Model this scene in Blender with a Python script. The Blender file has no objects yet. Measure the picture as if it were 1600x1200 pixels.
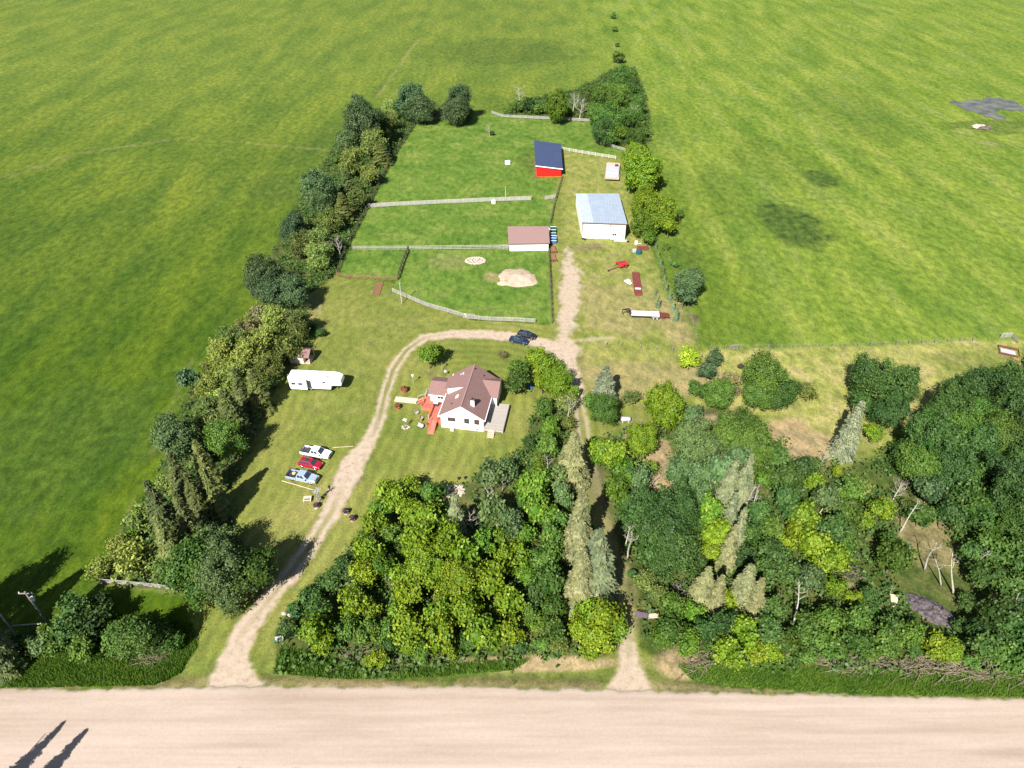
import bpy, math, random
import numpy as np
from mathutils import Vector, Matrix
R = math.radians
random.seed(7)
C = bpy.context.scene.collection
sc_ = bpy.context.scene
# ------------------------------------------------------------------ camera
F, HC = 1067.0, 93.0
PITCH = math.atan(850.0 / F)
SP, CP = math.sin(PITCH), math.cos(PITCH)
cam = bpy.data.cameras.new('camera'); cam.sensor_width = 36.0; cam.lens = F / 1600.0 * 36.0
cam.clip_start = 1.0; cam.clip_end = 12000.0
co = bpy.data.objects.new('camera', cam); C.objects.link(co)
co.location = (0, 0, HC); co.rotation_euler = (math.pi / 2 - PITCH, 0, 0)
sc_.camera = co
# ------------------------------------------------------------------ light
SHAD = Vector((0.42, 0.907)).normalized()          # horizontal way the shadows fall
ELEV = R(43)
tosun = Vector((-SHAD.x * math.cos(ELEV), -SHAD.y * math.cos(ELEV), math.sin(ELEV)))
w = bpy.data.worlds.new('World'); sc_.world = w; w.use_nodes = True
nt = w.node_tree; sky = nt.nodes.new('ShaderNodeTexSky'); sky.sky_type = 'NISHITA'; sky.sun_disc = False
sky.sun_elevation = ELEV; sky.sun_rotation = math.atan2(tosun.x, tosun.y)
nt.links.new(sky.outputs[0], nt.nodes['Background'].inputs[0]); nt.nodes['Background'].inputs[1].default_value = 0.05
sl = bpy.data.lights.new('sun', 'SUN'); sl.energy = 4.9; sl.angle = R(0.53); sl.color = (1, .955, .88)
so = bpy.data.objects.new('sun', sl); C.objects.link(so)
so.rotation_euler = tosun.to_track_quat('Z', 'Y').to_euler()
vs = sc_.view_settings; vs.view_transform = 'Standard'; vs.look = 'None'; vs.gamma = 1.0; vs.use_curve_mapping = False
vs.exposure = 1.25
sc_.cycles.max_bounces = 6; sc_.cycles.diffuse_bounces = 3; sc_.cycles.transmission_bounces = 4; sc_.cycles.transparent_max_bounces = 8


# ------------------------------------------------------------------ helpers
def W(px, py, z=0.0):
    """ground place that the photograph shows at px, py (1600 x 1200), for a point z metres up"""
    u = (px - 800) / F; v = (py - 600) / F
    Z = (HC - z) / (SP + v * CP)
    return Vector((u * Z, (CP - v * SP) * Z, 0))


def depth(px, py, z=0.0):
    return (HC - z) / (SP + (py - 600) / F * CP)


def tag(o, label=None, cat=None, group=None, kind=None):
    if label: o['label'] = label
    if cat: o['category'] = cat
    if group: o['group'] = group
    if kind: o['kind'] = kind
    return o


def thing(name, label, cat, loc=(0, 0, 0), rz=0.0, group=None):
    o = bpy.data.objects.new(name, None); C.objects.link(o)
    o.location = loc; o.rotation_euler = (0, 0, rz); o.empty_display_size = .5
    return tag(o, label, cat, group)


def link(name, me, parent=None):
    o = bpy.data.objects.new(name, me); C.objects.link(o)
    if parent: o.parent = parent
    return o


def copy_tree(o, parent=None):
    c = o.copy(); C.objects.link(c)
    if parent: c.parent = parent
    for ch in list(o.children): copy_tree(ch, c)
    return c


class MB:
    def __init__(s): s.v = []; s.f = []; s.m = []

    def add(s, vs_, fs, m=0):
        b = len(s.v); s.v += [tuple(p) for p in vs_]
        for f in fs: s.f.append([b + i for i in f]); s.m.append(m)
        return s

    def box(s, cx, cy, cz, sx, sy, sz, rz=0, m=0, rx=0, ry=0):
        M = Matrix.Translation((cx, cy, cz)) @ Matrix.Rotation(rz, 4, 'Z') @ Matrix.Rotation(ry, 4, 'Y') @ Matrix.Rotation(rx, 4, 'X')
        vs_ = [M @ Vector((x * sx / 2, y * sy / 2, z * sz / 2)) for x in (-1, 1) for y in (-1, 1) for z in (-1, 1)]
        return s.add(vs_, [(0, 1, 3, 2), (4, 6, 7, 5), (0, 4, 5, 1), (2, 3, 7, 6), (0, 2, 6, 4), (1, 5, 7, 3)], m)

    def beam(s, a, b, w_, h, m=0):
        a = Vector(a); b = Vector(b); d = b - a; L = d.length; mid = (a + b) / 2
        q = d.to_track_quat('X', 'Z').to_matrix().to_4x4()
        M = Matrix.Translation(mid) @ q
        vs_ = [M @ Vector((x * L / 2, y * w_ / 2, z * h / 2)) for x in (-1, 1) for y in (-1, 1) for z in (-1, 1)]
        return s.add(vs_, [(0, 1, 3, 2), (4, 6, 7, 5), (0, 4, 5, 1), (2, 3, 7, 6), (0, 2, 6, 4), (1, 5, 7, 3)], m)

    def prism(s, poly, z0, z1, m=0):
        """poly = list of (x, y); z0 and z1 numbers or lists"""
        n = len(poly)
        a = [(p[0], p[1], z0[i] if isinstance(z0, (list, tuple)) else z0) for i, p in enumerate(poly)]
        b = [(p[0], p[1], z1[i] if isinstance(z1, (list, tuple)) else z1) for i, p in enumerate(poly)]
        return s.add(a + b, [tuple(range(n))[::-1], tuple(range(n, 2 * n))] + [(i, (i + 1) % n, n + (i + 1) % n, n + i) for i in range(n)], m)

    def slab(s, q, t, m=0):
        """a thick sheet: q = corner points, thickness t below it"""
        q = [Vector(p) for p in q]; n = (q[1] - q[0]).cross(q[2] - q[1]).normalized()
        if n.z < 0: n = -n
        k = len(q); b = [p - n * t for p in q]
        return s.add(q + b, [tuple(range(k)), tuple(range(k, 2 * k))[::-1]] + [(i, k + i, k + (i + 1) % k, (i + 1) % k) for i in range(k)], m)

    def plate(s, q, t, m=0):
        """a thick sheet standing proud: q = corner points on a surface (outward normal by order), thickness t outwards"""
        q = [Vector(p) for p in q]; n = (q[1] - q[0]).cross(q[2] - q[1]).normalized()
        k = len(q); b = [p + n * t for p in q]
        return s.add(q + b, [tuple(range(k))[::-1], tuple(range(k, 2 * k))] + [(i, (i + 1) % k, k + (i + 1) % k, k + i) for i in range(k)], m)

    def tube(s, pts, rad, n=8, m=0, cap=True):
        pts = [Vector(p) for p in pts]; rings = []
        if not isinstance(rad, (list, tuple)): rad = [rad] * len(pts)
        vs_ = []
        for i, p in enumerate(pts):
            d = (pts[min(i + 1, len(pts) - 1)] - pts[max(i - 1, 0)]).normalized()
            up = Vector((0, 0, 1)) if abs(d.z) < .9 else Vector((1, 0, 0))
            x = d.cross(up).normalized(); y = d.cross(x).normalized()
            for k in range(n):
                a = 2 * math.pi * k / n
                vs_.append(p + (x * math.cos(a) + y * math.sin(a)) * rad[i])
        fs = []
        for i in range(len(pts) - 1):
            for k in range(n):
                fs.append((i * n + k, i * n + (k + 1) % n, (i + 1) * n + (k + 1) % n, (i + 1) * n + k))
        if cap: fs += [tuple(range(n))[::-1], tuple(range((len(pts) - 1) * n, len(pts) * n))]
        return s.add(vs_, fs, m)

    def blob(s, c, r, seed=0, amp=.2, seg=8, rings=5, m=0):
        rd = random.Random(seed); vs_ = []; fs = []
        for i in range(rings + 1):
            th = math.pi * i / rings
            for k in range(seg):
                a = 2 * math.pi * k / seg; j = 1 + rd.uniform(-amp, amp)
                if i in (0, rings): j = 1
                vs_.append((c[0] + r[0] * j * math.sin(th) * math.cos(a), c[1] + r[1] * j * math.sin(th) * math.sin(a), c[2] + r[2] * j * math.cos(th)))
        for i in range(rings):
            for k in range(seg):
                fs.append((i * seg + k, (i + 1) * seg + k, (i + 1) * seg + (k + 1) % seg, i * seg + (k + 1) % seg))
        return s.add(vs_, fs, m)

    def build(s, name, mats, parent=None, smooth=False, bevel=0):
        me = bpy.data.meshes.new(name); me.from_pydata(s.v, [], s.f)
        if not isinstance(mats, (list, tuple)): mats = [mats]
        for m in mats: me.materials.append(m)
        if len(mats) > 1: me.polygons.foreach_set('material_index', s.m)
        me.update()
        if smooth: me.shade_smooth()
        o = link(name, me, parent)
        if bevel:
            b = o.modifiers.new('b', 'BEVEL'); b.width = bevel; b.segments = 2; b.limit_method = 'ANGLE'
        return o


def fast_mesh(name, V, Q, mat=None, lv=None):
    """V (n,3) floats, Q (m,k) ints"""
    me = bpy.data.meshes.new(name); n, m, k = len(V), len(Q), Q.shape[1]
    me.vertices.add(n); me.vertices.foreach_set('co', np.ascontiguousarray(V, dtype=np.float32).ravel())
    me.loops.add(m * k); me.loops.foreach_set('vertex_index', Q.astype(np.int32).ravel())
    me.polygons.add(m); me.polygons.foreach_set('loop_start', np.arange(0, m * k, k, dtype=np.int32))
    if mat: me.materials.append(mat)
    if lv is not None:
        a = me.attributes.new('lv', 'FLOAT', 'FACE'); a.data.foreach_set('value', lv.astype(np.float32))
    me.update(calc_edges=True)
    return me


# ------------------------------------------------------------------ materials
def mat(name, col, rough=.8, var=.12, scale=2.0, bump=.0, metal=0.0, col2=None, detail=4, spec=.3, coord='Object'):
    m = bpy.data.materials.new(name); m.use_nodes = True; t = m.node_tree; n = t.nodes
    b = n['Principled BSDF']; b.inputs['Roughness'].default_value = rough; b.inputs['Metallic'].default_value = metal
    b.inputs['Specular IOR Level'].default_value = spec
    if var == 0 and not col2:
        b.inputs['Base Color'].default_value = (*col, 1); return m
    tc = n.new('ShaderNodeTexCoord'); nz = n.new('ShaderNodeTexNoise'); nz.inputs['Scale'].default_value = scale; nz.inputs['Detail'].default_value = detail
    t.links.new(tc.outputs[coord], nz.inputs['Vector'])
    cr = n.new('ShaderNodeValToRGB'); cr.color_ramp.elements[0].position = .32; cr.color_ramp.elements[1].position = .68
    c2 = col2 or tuple(min(1, c * (1 + var)) for c in col); c1 = col if col2 else tuple(c * (1 - var) for c in col)
    cr.color_ramp.elements[0].color = (*c1, 1); cr.color_ramp.elements[1].color = (*c2, 1)
    t.links.new(nz.outputs['Fac'], cr.inputs[0]); t.links.new(cr.outputs[0], b.inputs['Base Color'])
    if bump:
        bp = n.new('ShaderNodeBump'); bp.inputs['Strength'].default_value = bump; bp.inputs['Distance'].default_value = .05
        n2 = n.new('ShaderNodeTexNoise'); n2.inputs['Scale'].default_value = scale * 6; t.links.new(tc.outputs[coord], n2.inputs['Vector'])
        t.links.new(n2.outputs['Fac'], bp.inputs['Height']); t.links.new(bp.outputs[0], b.inputs['Normal'])
    return m


def ribbed(name, col, axis, period, rough=.45, metal=.0, amp=.25, col2=None, spec=.4):
    """sheet metal or boards with fine ribs across one object axis"""
    m = mat(name, col, rough, .06, .6, 0, metal, col2, spec=spec); t = m.node_tree; n = t.nodes
    tc = n.new('ShaderNodeTexCoord'); sx = n.new('ShaderNodeSeparateXYZ'); t.links.new(tc.outputs['Object'], sx.inputs[0])
    mu = n.new('ShaderNodeMath'); mu.operation = 'MULTIPLY'; mu.inputs[1].default_value = 2 * math.pi / period; t.links.new(sx.outputs[axis], mu.inputs[0])
    si = n.new('ShaderNodeMath'); si.operation = 'SINE'; t.links.new(mu.outputs[0], si.inputs[0])
    bp = n.new('ShaderNodeBump'); bp.inputs['Strength'].default_value = amp; bp.inputs['Distance'].default_value = .03
    t.links.new(si.outputs[0], bp.inputs['Height']); t.links.new(bp.outputs[0], n['Principled BSDF'].inputs['Normal'])
    return m


M = dict(
    white=mat('white_siding', (.8, .79, .77), .6, .04, 3),
    trim=mat('white_trim', (.82, .81, .79), .5, .03, 4),
    wpaint=mat('white_paint', (.82, .82, .81), .3, .02, 2, spec=.5),
    shingle=mat('brown_shingles', (.155, .088, .08), .9, 0, 9, .5, col2=(.225, .135, .125), detail=8),
    shingle2=mat('faded_shingles', (.2, .125, .115), .9, 0, 7, .4, col2=(.27, .17, .16), detail=8),
    glass=mat('window_glass', (.03, .04, .055), .08, 0, spec=.6),
    skyl=mat('skylight_glass', (.22, .27, .28), .1, 0, spec=.6),
    reddeck=mat('red_deck_paint', (.52, .125, .085), .7, .12, 3),
    greydeck=mat('weathered_deck_boards', (.33, .30, .27), .85, .2, 5),
    palewood=mat('pale_wood', (.46, .39, .31), .8, .1, 3),
    fencewood=mat('weathered_white_fence_wood', (.34, .325, .3), .85, .25, 2),
    greywood=mat('grey_fence_wood', (.2, .18, .16), .9, .25, 2),
    darkwood=mat('dark_fence_wood', (.1, .08, .065), .9, .25, 2),
    rustpipe=mat('rusty_pipe', (.2, .095, .06), .8, .25, 3),
    redwall=mat('red_barn_steel', (.62, .012, .01), .5, .05, 2),
    blueroof=ribbed('slate_blue_roof_steel', (.04, .055, .115), 'X', .4, .5),
    barnroof=ribbed('galvanized_roof_steel', (.25, .3, .37), 'X', .9, .5, 0, .3, (.29, .34, .41)),
    barnroof2=ribbed('bright_roof_steel', (.36, .41, .46), 'X', .9, .5, 0, .3),
    barnwall=ribbed('white_barn_steel', (.78, .77, .76), 'X', .3, .5, 0, .2),
    rusttrim=mat('brown_trim', (.12, .06, .045), .6, .1),
    black=mat('black_rubber', (.018, .018, .018), .8, .2),
    darkm=mat('dark_metal', (.04, .04, .045), .5, .1),
    chrome=mat('bright_metal', (.5, .5, .5), .3, .1, metal=.8),
    silver=mat('silver_car_paint', (.25, .31, .4), .28, .03, 1, spec=.6),
    carwhite=mat('white_car_paint', (.8, .8, .8), .25, .02, 1, spec=.6),
    carred=mat('red_car_paint', (.28, .008, .025), .22, .04, 1, spec=.6),
    carblack=mat('black_car_paint', (.012, .014, .022), .15, .04, 1, spec=.7),
    carblue=mat('dark_blue_car_paint', (.01, .022, .05), .15, .04, 1, spec=.7),
    beige=mat('beige_cladding', (.6, .52, .44), .6, .04),
    lamp=mat('lamp_lens', (.7, .7, .66), .2, 0), tail=mat('tail_lens', (.45, .01, .01), .3, 0),
    bark=mat('brown_bark', (.12, .09, .065), .95, .3, 3, .4), whitebark=mat('white_poplar_bark', (.27, .25, .21), .9, 0, 2, .2, col2=(.42, .39, .34)),
    deadwood=mat('grey_dead_wood', (.36, .32, .28), .95, .2, 3),
    rock=mat('pale_stone', (.36, .31, .26), .95, .25, 2, .4), sand=mat('pale_sand', (.3, .22, .16), .95, 0, .5, .5, col2=(.42, .33, .25), detail=8),
    ash=mat('charred_debris', (.022, .02, .024), .95, 0, 2.2, .8, col2=(.13, .105, .11), detail=8),
    teal=mat('teal_paint', (.012, .075, .075), .5, .1), blue=mat('blue_paint', (.03, .1, .26), .5, .1),
    green=mat('green_paint', (.03, .18, .07), .5, .1), eqred=mat('red_machine_paint', (.36, .03, .03), .45, .12, 3),
    maroon=mat('maroon_sheet_metal', (.15, .04, .035), .6, .15, 2), tarp=mat('pale_grey_sheet', (.36, .36, .4), .6, .12, 1.2),
    pinkwood=mat('pinkish_boards', (.5, .33, .25), .8, .15, 2), traildeck=mat('pale_trailer_boards', (.62, .52, .47), .8, .1, 2),
    purple=mat('purple_pipe_gate_paint', (.13, .08, .14), .5, .05), terracotta=mat('terracotta', (.3, .1, .06), .8, .1),
    concrete=mat('pale_concrete', (.5, .47, .42), .9, .1, 3, .2), tan=mat('tan_log', (.45, .36, .25), .9, .15, 3),
    greybrush=mat('dry_brush_wood', (.15, .125, .085), .95, .3, 3), stump=mat('dark_stump', (.03, .022, .02), .95, .2, 3),
)


def leaf_material(name, base=None, trans=.22):
    m = bpy.data.materials.new(name); m.use_nodes = True; t = m.node_tree; n = t.nodes; L = t.links
    b = n['Principled BSDF']; b.inputs['Roughness'].default_value = .55; b.inputs['Specular IOR Level'].default_value = .25
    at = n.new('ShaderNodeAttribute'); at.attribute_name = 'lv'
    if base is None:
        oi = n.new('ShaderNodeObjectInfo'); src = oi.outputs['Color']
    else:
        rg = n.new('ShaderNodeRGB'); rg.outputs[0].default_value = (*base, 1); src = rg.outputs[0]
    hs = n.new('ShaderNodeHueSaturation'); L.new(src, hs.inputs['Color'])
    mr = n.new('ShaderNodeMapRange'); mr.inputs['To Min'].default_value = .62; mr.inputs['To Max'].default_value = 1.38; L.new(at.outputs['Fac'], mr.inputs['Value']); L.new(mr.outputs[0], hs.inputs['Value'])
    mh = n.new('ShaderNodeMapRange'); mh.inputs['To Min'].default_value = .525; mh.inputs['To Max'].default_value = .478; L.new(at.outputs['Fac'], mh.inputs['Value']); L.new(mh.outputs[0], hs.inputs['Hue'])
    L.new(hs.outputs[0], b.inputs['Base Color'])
    tr = n.new('ShaderNodeBsdfTranslucent'); L.new(hs.outputs[0], tr.inputs['Color'])
    mx = n.new('ShaderNodeMixShader'); mx.inputs[0].default_value = trans; L.new(b.outputs[0], mx.inputs[1]); L.new(tr.outputs[0], mx.inputs[2])
    L.new(mx.outputs[0], n['Material Output'].inputs['Surface'])
    return m


LEAF = leaf_material('leaves')
UNDER = leaf_material('undergrowth_leaves', (.055, .105, .02))
BLADE = leaf_material('tall_grass_blades', (.1, .185, .022))

# ------------------------------------------------------------------ numpy noise and masks
_rs = np.random.RandomState(3); LAT = _rs.rand(256, 256)


def vn(x, y, scale, seed=0):
    x = x / scale + seed * 17.3; y = y / scale + seed * 9.7
    xi = np.floor(x).astype(int); yi = np.floor(y).astype(int); fx = x - xi; fy = y - yi
    fx = fx * fx * (3 - 2 * fx); fy = fy * fy * (3 - 2 * fy)
    g = lambda a, b: LAT[(xi + a) & 255, (yi + b) & 255]
    return (g(0, 0) * (1 - fx) + g(1, 0) * fx) * (1 - fy) + (g(0, 1) * (1 - fx) + g(1, 1) * fx) * fy


def fbm(x, y, scale, seed=0, oct_=4):
    s = 0; a = 1; t = 0
    for k in range(oct_):
        s = s + a * vn(x, y, scale / 2 ** k, seed + k); t += a; a *= .5
    return s / t


def ss(a, b, x):
    t = np.clip((x - a) / (b - a), 0, 1); return t * t * (3 - 2 * t)


def wpoly(px): return np.array([W(*p)[:2] for p in px])


def sdf_poly(X, Y, poly, wpts=False):
    P = poly if wpts else wpoly(poly)
    d = np.full(X.shape, 1e9); ins = np.zeros(X.shape, bool); n = len(P)
    for i in range(n):
        ax, ay = P[i]; bx, by = P[(i + 1) % n]; ex, ey = bx - ax, by - ay
        t = np.clip(((X - ax) * ex + (Y - ay) * ey) / (ex * ex + ey * ey + 1e-9), 0, 1)
        d = np.minimum(d, np.hypot(X - ax - t * ex, Y - ay - t * ey))
        c = ((ay > Y) != (by > Y)) & (X < (bx - ax) * (Y - ay) / (by - ay + 1e-12) + ax)
        ins ^= c
    return np.where(ins, -d, d)


def path_d(X, Y, pts, full=False):
    """pts (px,py,halfwidth,twotrack): lateral distance, half width, twotrack"""
    P = [(*W(p[0], p[1])[:2], p[2], p[3] if len(p) > 3 else 0, p[4] if len(p) > 4 else 1.0) for p in pts]
    D = np.full(X.shape, 1e9); HW = np.zeros(X.shape); TT = np.zeros(X.shape); ST = np.ones(X.shape)
    for a, b in zip(P[:-1], P[1:]):
        ex, ey = b[0] - a[0], b[1] - a[1]
        t = np.clip(((X - a[0]) * ex + (Y - a[1]) * ey) / (ex * ex + ey * ey + 1e-9), 0, 1)
        d = np.hypot(X - a[0] - t * ex, Y - a[1] - t * ey); hw = a[2] + (b[2] - a[2]) * t; tt = a[3] + (b[3] - a[3]) * t; st = a[4] + (b[4] - a[4]) * t
        k = d < D
        D = np.where(k, d, D); HW = np.where(k, hw, HW); TT = np.where(k, tt, TT); ST = np.where(k, st, ST)
    return (D, HW, TT, ST) if full else (D, HW, TT)


LAWN = [(262, 1073), (300, 1010), (292, 930), (160, 915), (215, 850), (300, 760), (350, 660), (400, 590), (440, 520), (430, 478), (500, 440), (525, 430), (625, 445), (735, 500), (860, 508), (862, 400), (868, 290), (878, 233), (930, 238), (968, 246), (990, 300), (1015, 385), (1050, 480), (1092, 545), (1110, 580), (1080, 640), (1020, 660), (960, 720), (1010, 760), (950, 900), (1000, 960), (1000, 1010), (1060, 1060), (1110, 1078), (960, 1076), (540, 1072), (400, 1072)]
PADDOCK = [(526, 432), (540, 390), (575, 325), (610, 255), (650, 190), (730, 182), (770, 179), (925, 190), (930, 222), (975, 236), (960, 248), (878, 235), (870, 290), (862, 345), (857, 395), (862, 505), (835, 505), (730, 497), (614, 457), (620, 437), (580, 440)]
DRY = [(1092, 548), (1150, 545), (1300, 543), (1520, 533), (1590, 535), (1700, 545), (1700, 640), (1440, 640), (1330, 750), (1180, 720), (1060, 650), (1040, 600)]
WOODL = [(428, 1036), (440, 965), (500, 905), (555, 855), (575, 790), (640, 748), (700, 775), (745, 745), (820, 700), (830, 650), (880, 610), (905, 650), (905, 700), (915, 780), (940, 880), (960, 960), (975, 1015), (900, 1030), (820, 1042), (650, 1052), (540, 1062), (440, 1055)]
WOODR = [(1000, 1010), (985, 930), (965, 860), (935, 770), (930, 690), (1000, 665), (1070, 640), (1150, 640), (1240, 700), (1330, 735), (1400, 690), (1440, 650), (1500, 620), (1620, 575), (1700, 560), (1760, 1060), (1600, 1055), (1420, 1052), (1250, 1046), (1110, 1050), (1040, 1035)]
BELT = [(150, 915), (180, 860), (240, 770), (270, 680), (300, 600), (350, 540), (400, 490), (430, 470), (400, 430), (440, 370), (470, 310), (520, 230), (550, 180), (600, 170), (650, 150), (690, 165), (735, 165), (740, 182), (650, 190), (612, 250), (575, 322), (545, 380), (522, 430), (470, 470), (490, 530), (450, 570), (400, 680), (350, 790), (400, 880), (330, 930), (270, 920)]
NECL = [(785, 180), (830, 155), (900, 140), (960, 108), (990, 105), (1010, 150), (1018, 220), (1000, 235), (930, 222), (925, 190)]
VERGES = [[(0, 1060), (40, 1000), (110, 960), (200, 960), (300, 975), (308, 1010), (280, 1050), (240, 1070), (0, 1074)],
          [(428, 1050), (440, 1010), (520, 1030), (620, 1040), (760, 1035), (830, 1030), (800, 1046), (680, 1056), (540, 1060)],
          [(1060, 1040), (1120, 1040), (1250, 1045), (1420, 1050), (1700, 1052), (1700, 1090), (1400, 1086), (1150, 1072), (1080, 1060)]]
YDRY = [(872, 238), (930, 242), (968, 250), (1015, 385), (1050, 480), (1090, 545), (1080, 610), (960, 620), (900, 600), (905, 500), (880, 380), (872, 300)]
YDRY2 = [(480, 450), (620, 452), (740, 508), (650, 525), (600, 570), (570, 690), (500, 700), (470, 640), (500, 560), (510, 510)]
EDGE_ROAD_N = [(-900, 1092), (-300, 1083), (0, 1077), (200, 1077), (400, 1073), (800, 1075), (1000, 1080), (1200, 1086), (1600, 1093), (2200, 1103)]
DRIVE = [(360, 1084, 5.2, 0), (358, 1052, 3.1, 0), (367, 1020, 2.3, 0), (384, 983, 2.1, .2), (410, 950, 1.9, .3), (450, 900, 1.8, .6), (480, 860, 1.7, .8), (518, 800, 1.8, .6), (530, 770, 2.2, .2), (545, 740, 2.8, 0), (556, 718, 2.5, 0), (570, 698, 2.0, 0), (584, 676, 1.5, .3), (593, 652, 1.4, .7), (602, 615, 1.4, .9), (614, 578, 1.4, 1), (634, 548, 1.4, .9), (662, 528, 1.6, .4), (700, 523, 1.9, 0), (750, 522, 2.1, 0), (800, 526, 2.2, 0), (850, 537, 2.3, 0), (880, 550, 3.0, 0), (888, 575, 2.4, 0), (901, 606, 1.7, .2), (906, 640, 1.3, .8, .8), (912, 680, 1.2, .9, .6), (926, 740, 1.1, .6, .25), (945, 820, .9, .5, .12), (968, 900, .9, .4, .12), (980, 960, 1.0, .2, .2), (982, 1005, 1.3, .3, .9), (984, 1045, 2.0, .1), (985, 1086, 4, 0)]  # low fifth values dim the lane dirt, painting in the spruces' shade
SPUR = [(885, 548, 3.2, 0), (884, 522, 1.7, 0), (888, 470, 2.4, 0), (893, 430, 2.6, 0), (890, 405, 1.6, 0), (887, 385, .7, 0)]
SPUR2 = [(895, 533, 1.0, 0), (958, 528, .5, 0)]
# tan or brown bare patches: px, py, radius x m, radius y m, strength (b = dry tan)
TAN = [(1200, 690, 14, 7, .9), (1120, 665, 5, 4, 1), (1015, 720, 6, 12, 1), (1010, 590, 16, 8, .5), (960, 895, 3, 12, .35), (1095, 590, 6, 5, .6), (1420, 640, 3, 20, .4),  # strip beside the lane spruces toned down to stand in for their shade
       (770, 433, 3, 3, .6), (960, 470, 14, 12, .35), (985, 500, 12, 8, .4), (700, 410, 6, 5, .25), (450, 500, 8, 10, .3), (840, 1036, 16, 1.2, .9), (560, 1068, 12, .8, .8), (1060, 1040, 4, 2.4, .9), (1310, 905, 3, 4, .8), (1450, 840, 6, 9, .45), (1050, 500, 5, 12, .5)]
BROWN = [(912, 388, 3, 3, .55), (932, 385, 3, 2.5, .75), (755, 560, 1, 1, .3), (1100, 650, 3, 3, .4), (930, 760, 3, 6, .5), (905, 560, 2, 2, .4), (1085, 500, 1.5, 3, .7), (672, 584, 2, 1, .5), (838, 265, 1.2, 12, .6), (552, 750, 2.5, 2, .6), (520, 745, 1, 1, .2)]
LUSH = [(1240, 352, 11, 19, .95), (1283, 278, 6, 9, .9), (1560, 195, 22, 7, .6), (1200, 250, 16, 30, .25), (1565, 205, 12, 5, .6), (1130, 300, 8, 30, .3), (790, 80, 45, 30, .55), (1330, 170, 25, 40, .25), (520, 240, 20, 40, .35), (470, 290, 18, 16, .5), (100, 400, 30, 40, .2), (80, 690, 25, 20, .4), (1350, 715, 5, 7, .5), (1530, 570, 12, 6, .4), (830, 250, 6, 14, .5), (1280, 1068, 60, 3, .5), (590, 1045, 40, 3, .4), (1075, 400, 5, 12, .5)]


TRACKS = [((655, 60), (590, 150), .7, 't', .35), ((648, 60), (583, 150), .7, 'd', .4), ((1300, 180), (1395, 300), .5, 'd', .6), ((1320, 180), (1425, 300), .5, 'd', .5), ((1345, 200), (1440, 290), .8, 'd', .6), ((1105, 340), (1180, 318), .6, 'd', .5), ((1180, 318), (1330, 308), .6, 'd', .4),
          ((0, 280), (120, 240), 1.2, 't', .25), ((120, 240), (290, 215), 1.2, 't', .25), ((290, 215), (520, 235), 1.2, 't', .2), ((280, 620), (470, 300), .8, 'd', .3), ((180, 850), (300, 560), .6, 't', .15), ((1590, 240), (1500, 205), 1.0, 't', .5), ((0, 560), (420, 130), .7, 'd', .3), ((60, 640), (470, 150), .7, 'd', .25), ((0, 700), (380, 240), .7, 'd', .25), ((958, 66), (1000, 300), .6, 't', .25)]


def blobs(X, Y, lst, seed):
    m = np.zeros(X.shape); nz = fbm(X, Y, 6, seed) - .5
    for px, py, rx, ry, s in lst:
        c = W(px, py); d = np.hypot((X - c.x) / rx, (Y - c.y) / ry) + nz * .9
        m = np.maximum(m, s * (1 - ss(.65, 1.15, d)))
    return m


def axis(a, b, step, ratio, lim):
    v = list(np.arange(a, b + 1e-6, step)); s = step
    lo = []; x = a
    while x > -lim: s *= ratio; x -= s; lo.append(x)
    s = step; hi = []; x = b
    while x < lim: s *= ratio; x += s; hi.append(x)
    return np.array(lo[::-1] + v + hi)


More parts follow.
